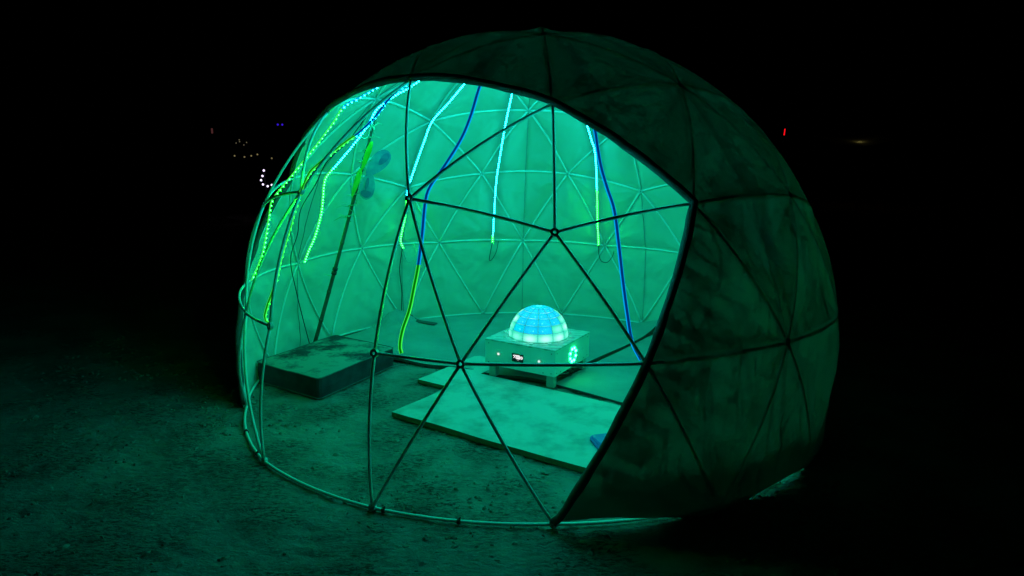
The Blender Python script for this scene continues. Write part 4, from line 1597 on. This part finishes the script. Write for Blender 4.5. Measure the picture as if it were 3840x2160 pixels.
def wing(outline, fold, mat, name, sx_=1.0, inner=None):
    """fold: how far the wing swings out of the picture plane towards the viewer"""
    V = []
    for (x, y) in outline:
        V.append(Vector(bc) + bu * y + br * (x * math.cos(fold)) + to_cam * (abs(x) * math.sin(fold)))
    bmm = bmesh.new()
    vs = [bmm.verts.new(p) for p in V]
    fc = bmm.faces.new(vs)
    ext = bmesh.ops.extrude_face_region(bmm, geom=[fc])
    nrm = fc.normal if fc.normal.length else Vector((0, -1, 0))
    bmm.normal_update()
    for q in ext['geom']:
        if isinstance(q, bmesh.types.BMVert): q.co += fc.normal * 0.004
    bmesh.ops.recalc_face_normals(bmm, faces=bmm.faces[:])
    me = bpy.data.meshes.new(name); bmm.to_mesh(me); bmm.free()
    me.materials.append(mat)
    o = bpy.data.objects.new(name, me); COL.objects.link(o); o.parent = fly
    o.matrix_parent_inverse = fly.matrix_world.inverted()
    return o


def oval(cx, cyy, rx, ry, rot, n=22, egg=0.25):
    out = []
    for k in range(n):
        a_ = 2 * math.pi * k / n
        x = rx * math.cos(a_) * (1 + egg * math.sin(a_)); y = ry * math.sin(a_)
        out.append((cx + x * math.cos(rot) - y * math.sin(rot), cyy + x * math.sin(rot) + y * math.cos(rot)))
    return out


wing(oval(0.098, 0.085, 0.064, 0.128, -0.42), 0.15, MAT_WING, 'upper_wing')
wing(oval(0.080, -0.115, 0.060, 0.108, 0.12, egg=-0.2), 0.22, MAT_WING, 'lower_wing')
wing(oval(0.132, 0.130, 0.026, 0.060, -0.42), 0.17, MAT_WINGDARK, 'upper_spot').location += (to_cam * 0.006)
wing(oval(0.088, -0.178, 0.044, 0.030, 0.15), 0.25, MAT_WINGDARK, 'lower_spot').location += (to_cam * 0.006)
wing(oval(0.070, -0.100, 0.013, 0.052, 0.12), 0.25, MAT_WINGDARK, 'lower_vein').location += (to_cam * 0.007)
wing(oval(-0.002, 0.105, 0.050, 0.128, -0.06), 1.15, MAT_LIME, 'upper_wing')
wing(oval(-0.022, -0.115, 0.046, 0.118, 0.03), 1.12, MAT_LIME, 'lower_wing')
v, f = tube([Vector(bc) + bu * y for y in np.linspace(-0.10, 0.10, 9)], [0.004, 0.008, 0.010, 0.010, 0.009, 0.010, 0.011, 0.010, 0.006], 8)
mesh_obj('body', v, f, MAT_DARK_METAL, fly, smooth=True)

# ------------------------------------------------------------------ far camp
def bulb_string(label, pts, r, mat, group=None, post=True, cord=True):
    p0 = pts[0]
    t = thing('light_string', label, 'string lights', (p0[0], p0[1], 0), group)
    for p in pts:
        v, f = sphere_vf(p, r, 8, 6)
        mesh_obj('bulb', v, f, mat, t, smooth=True)
    v, f = tube([(p[0], p[1] + r * 0.6, p[2] + r) for p in pts], 0.006, 5)
    mesh_obj('cord', v, f, MAT_CABLE, t)
    for p in (pts[0], pts[-1]):
        v, f = tube([(p[0], p[1] + 0.05, 0), (p[0], p[1] + 0.05, p[2] + 0.05)], 0.012, 6)
        mesh_obj('post', v, f, MAT_DARK_METAL, t)
    return t


MAT_BULB_W = glow('bulb_white', (0.85, 0.72, 1.0), 2.2, False)
MAT_BULB_Y = glow('bulb_yellow', (0.60, 0.50, 0.22), 0.33, False)
MAT_BULB_Y2 = glow('bulb_dim', (0.5, 0.42, 0.25), 0.20, False)
MAT_BULB_B = glow('lamp_blue', (0.07, 0.02, 0.9), 0.55, False)
MAT_RED = glow('tube_red', (1.0, 0.006, 0.012), 1.0, False)
MAT_WARM = glow('added_warm', (1.0, 0.72, 0.30), 9.0)
MAT_SIGN = glow('sign_red', (0.10, 0.03, 0.03), 0.6, False)
bulb_string('curved string of six white bulbs in the dark left of the dome', [(-6.28, 11.1, 1.16), (-6.32, 11.1, 1.03), (-6.36, 11.1, 0.93), (-6.32, 11.1, 0.83), (-6.21, 11.1, 0.79), (-6.11, 11.1, 0.82)], 0.025, MAT_BULB_W)
bulb_string('row of five dim yellow bulbs far off on the left', [(-12.11, 23.1, 1.31), (-11.7, 23.1, 1.27), (-11.41, 23.1, 1.32), (-11.15, 23.1, 1.38), (-10.56, 23.1, 1.23)], 0.033, MAT_BULB_Y)
bulb_string('small cluster of five faint bulbs above the yellow row', [(-12.86, 25.1, 1.84), (-12.71, 25.1, 1.98), (-12.7, 25.1, 1.9), (-12.52, 25.1, 1.76), (-12.39, 25.1, 1.87)], 0.028, MAT_BULB_Y2)
bl = thing('blue_lamp_post', 'pair of small blue lamps high up in the dark left of the dome', 'lamp', (-10.85, 25.1, 0))
for x in (-10.95, -10.75):
    v, f = sphere_vf((x, 25.1, 2.66), 0.045, 8, 6)
    mesh_obj('lamp', v, f, MAT_BULB_B, bl, smooth=True)
v, f = join(tube([(-10.85, 25.12, 0), (-10.85, 25.12, 2.62)], 0.02, 6), tube([(-10.97, 25.12, 2.62), (-10.73, 25.12, 2.62)], 0.015, 6))
mesh_obj('post', v, f, MAT_DARK_METAL, bl)
sg = thing('sign_post', 'faint reddish marker on a post at the far left', 'post', (-13.88, 25.1, 0))
v, f = tube([(-13.88, 25.12, 0), (-13.88, 25.12, 2.5)], 0.018, 6)
mesh_obj('post', v, f, MAT_DARK_METAL, sg)
v, f = box_vf(-13.92, -13.85, 25.06, 25.09, 2.24, 2.46)
mesh_obj('lit_plate', v, f, MAT_SIGN, sg)
v, f = sphere_vf((-13.88, 25.1, 2.52), 0.04, 8, 6)
mesh_obj('finial', v, f, MAT_DARK_METAL, sg, smooth=True)
rd = thing('red_light_tube', 'short upright red light tube on a pole beyond the right of the dome', 'light tube', (9.44, 20.1, 0))
v, f = tube([(9.43, 20.1, 2.59), (9.415, 20.1, 2.36)], 0.021, 8)
mesh_obj('tube', v, f, MAT_RED, rd, smooth=True)
v, f = tube([(9.42, 20.12, 0), (9.415, 20.1, 2.36)], 0.015, 6)
mesh_obj('pole', v, f, MAT_DARK_METAL, rd)
# canopy tent: a sagging tarp on poles with a light added behind it to make it glow
ct = thing('canopy_tent', 'barely lit tarp canopy on poles in the dark at far right', 'tent', (10.6, 17.1, 0))
nx, ny = 14, 8
V = []
F = []
for i in range(nx + 1):
    for j in range(ny + 1):
        s, t = i / nx, j / ny
        x = 9.7 + 2.1 * s
        y = 17.1 + 2.2 * t
        edge_z = 1.99 + 0.44 * abs(s - 0.57) ** 1.1 * (1.0 if s > 0.57 else 0.12)
        z = edge_z * (1 - t) + (2.40 - 0.1 * math.sin(math.pi * s)) * t + 0.08 * math.sin(math.pi * t) * 1.0
        V.append((x, y, z))
for i in range(nx):
    for j in range(ny):
        k = i * (ny + 1) + j
        F.append((k, k + 1, k + ny + 2, k + ny + 1))
mesh_obj('tarp', V, F, MAT_TARP, ct, smooth=True)
for x, y, z in ((9.72, 17.12, 1.98), (10.88, 17.12, 1.97), (11.78, 17.12, 2.12), (9.72, 19.28, 2.38), (11.78, 19.28, 2.38)):
    v, f = tube([(x, y, 0), (x, y, z)], 0.018, 6)
    mesh_obj('pole', v, f, MAT_DARK_METAL, ct)
v, f = tube([(9.28, 16.6, 0.0), (9.72, 17.12, 1.98)], 0.008, 5)
mesh_obj('guy_rope', v, f, MAT_CABLE_PALE, ct)
fill_lt = thing('added_light', 'small warm light added under the tarp canopy', 'added_light', (10.95, 17.62, 1.95))
v, f = sphere_vf((10.95, 17.62, 2.03), 0.022, 8, 6)
mesh_obj('added_globe', v, f, MAT_WARM, fill_lt, smooth=True)
v, f = tube([(10.95, 17.62, 2.05), (10.95, 17.62, 2.14)], 0.003, 5)
mesh_obj('added_hook', v, f, MAT_DARK_METAL, fill_lt)
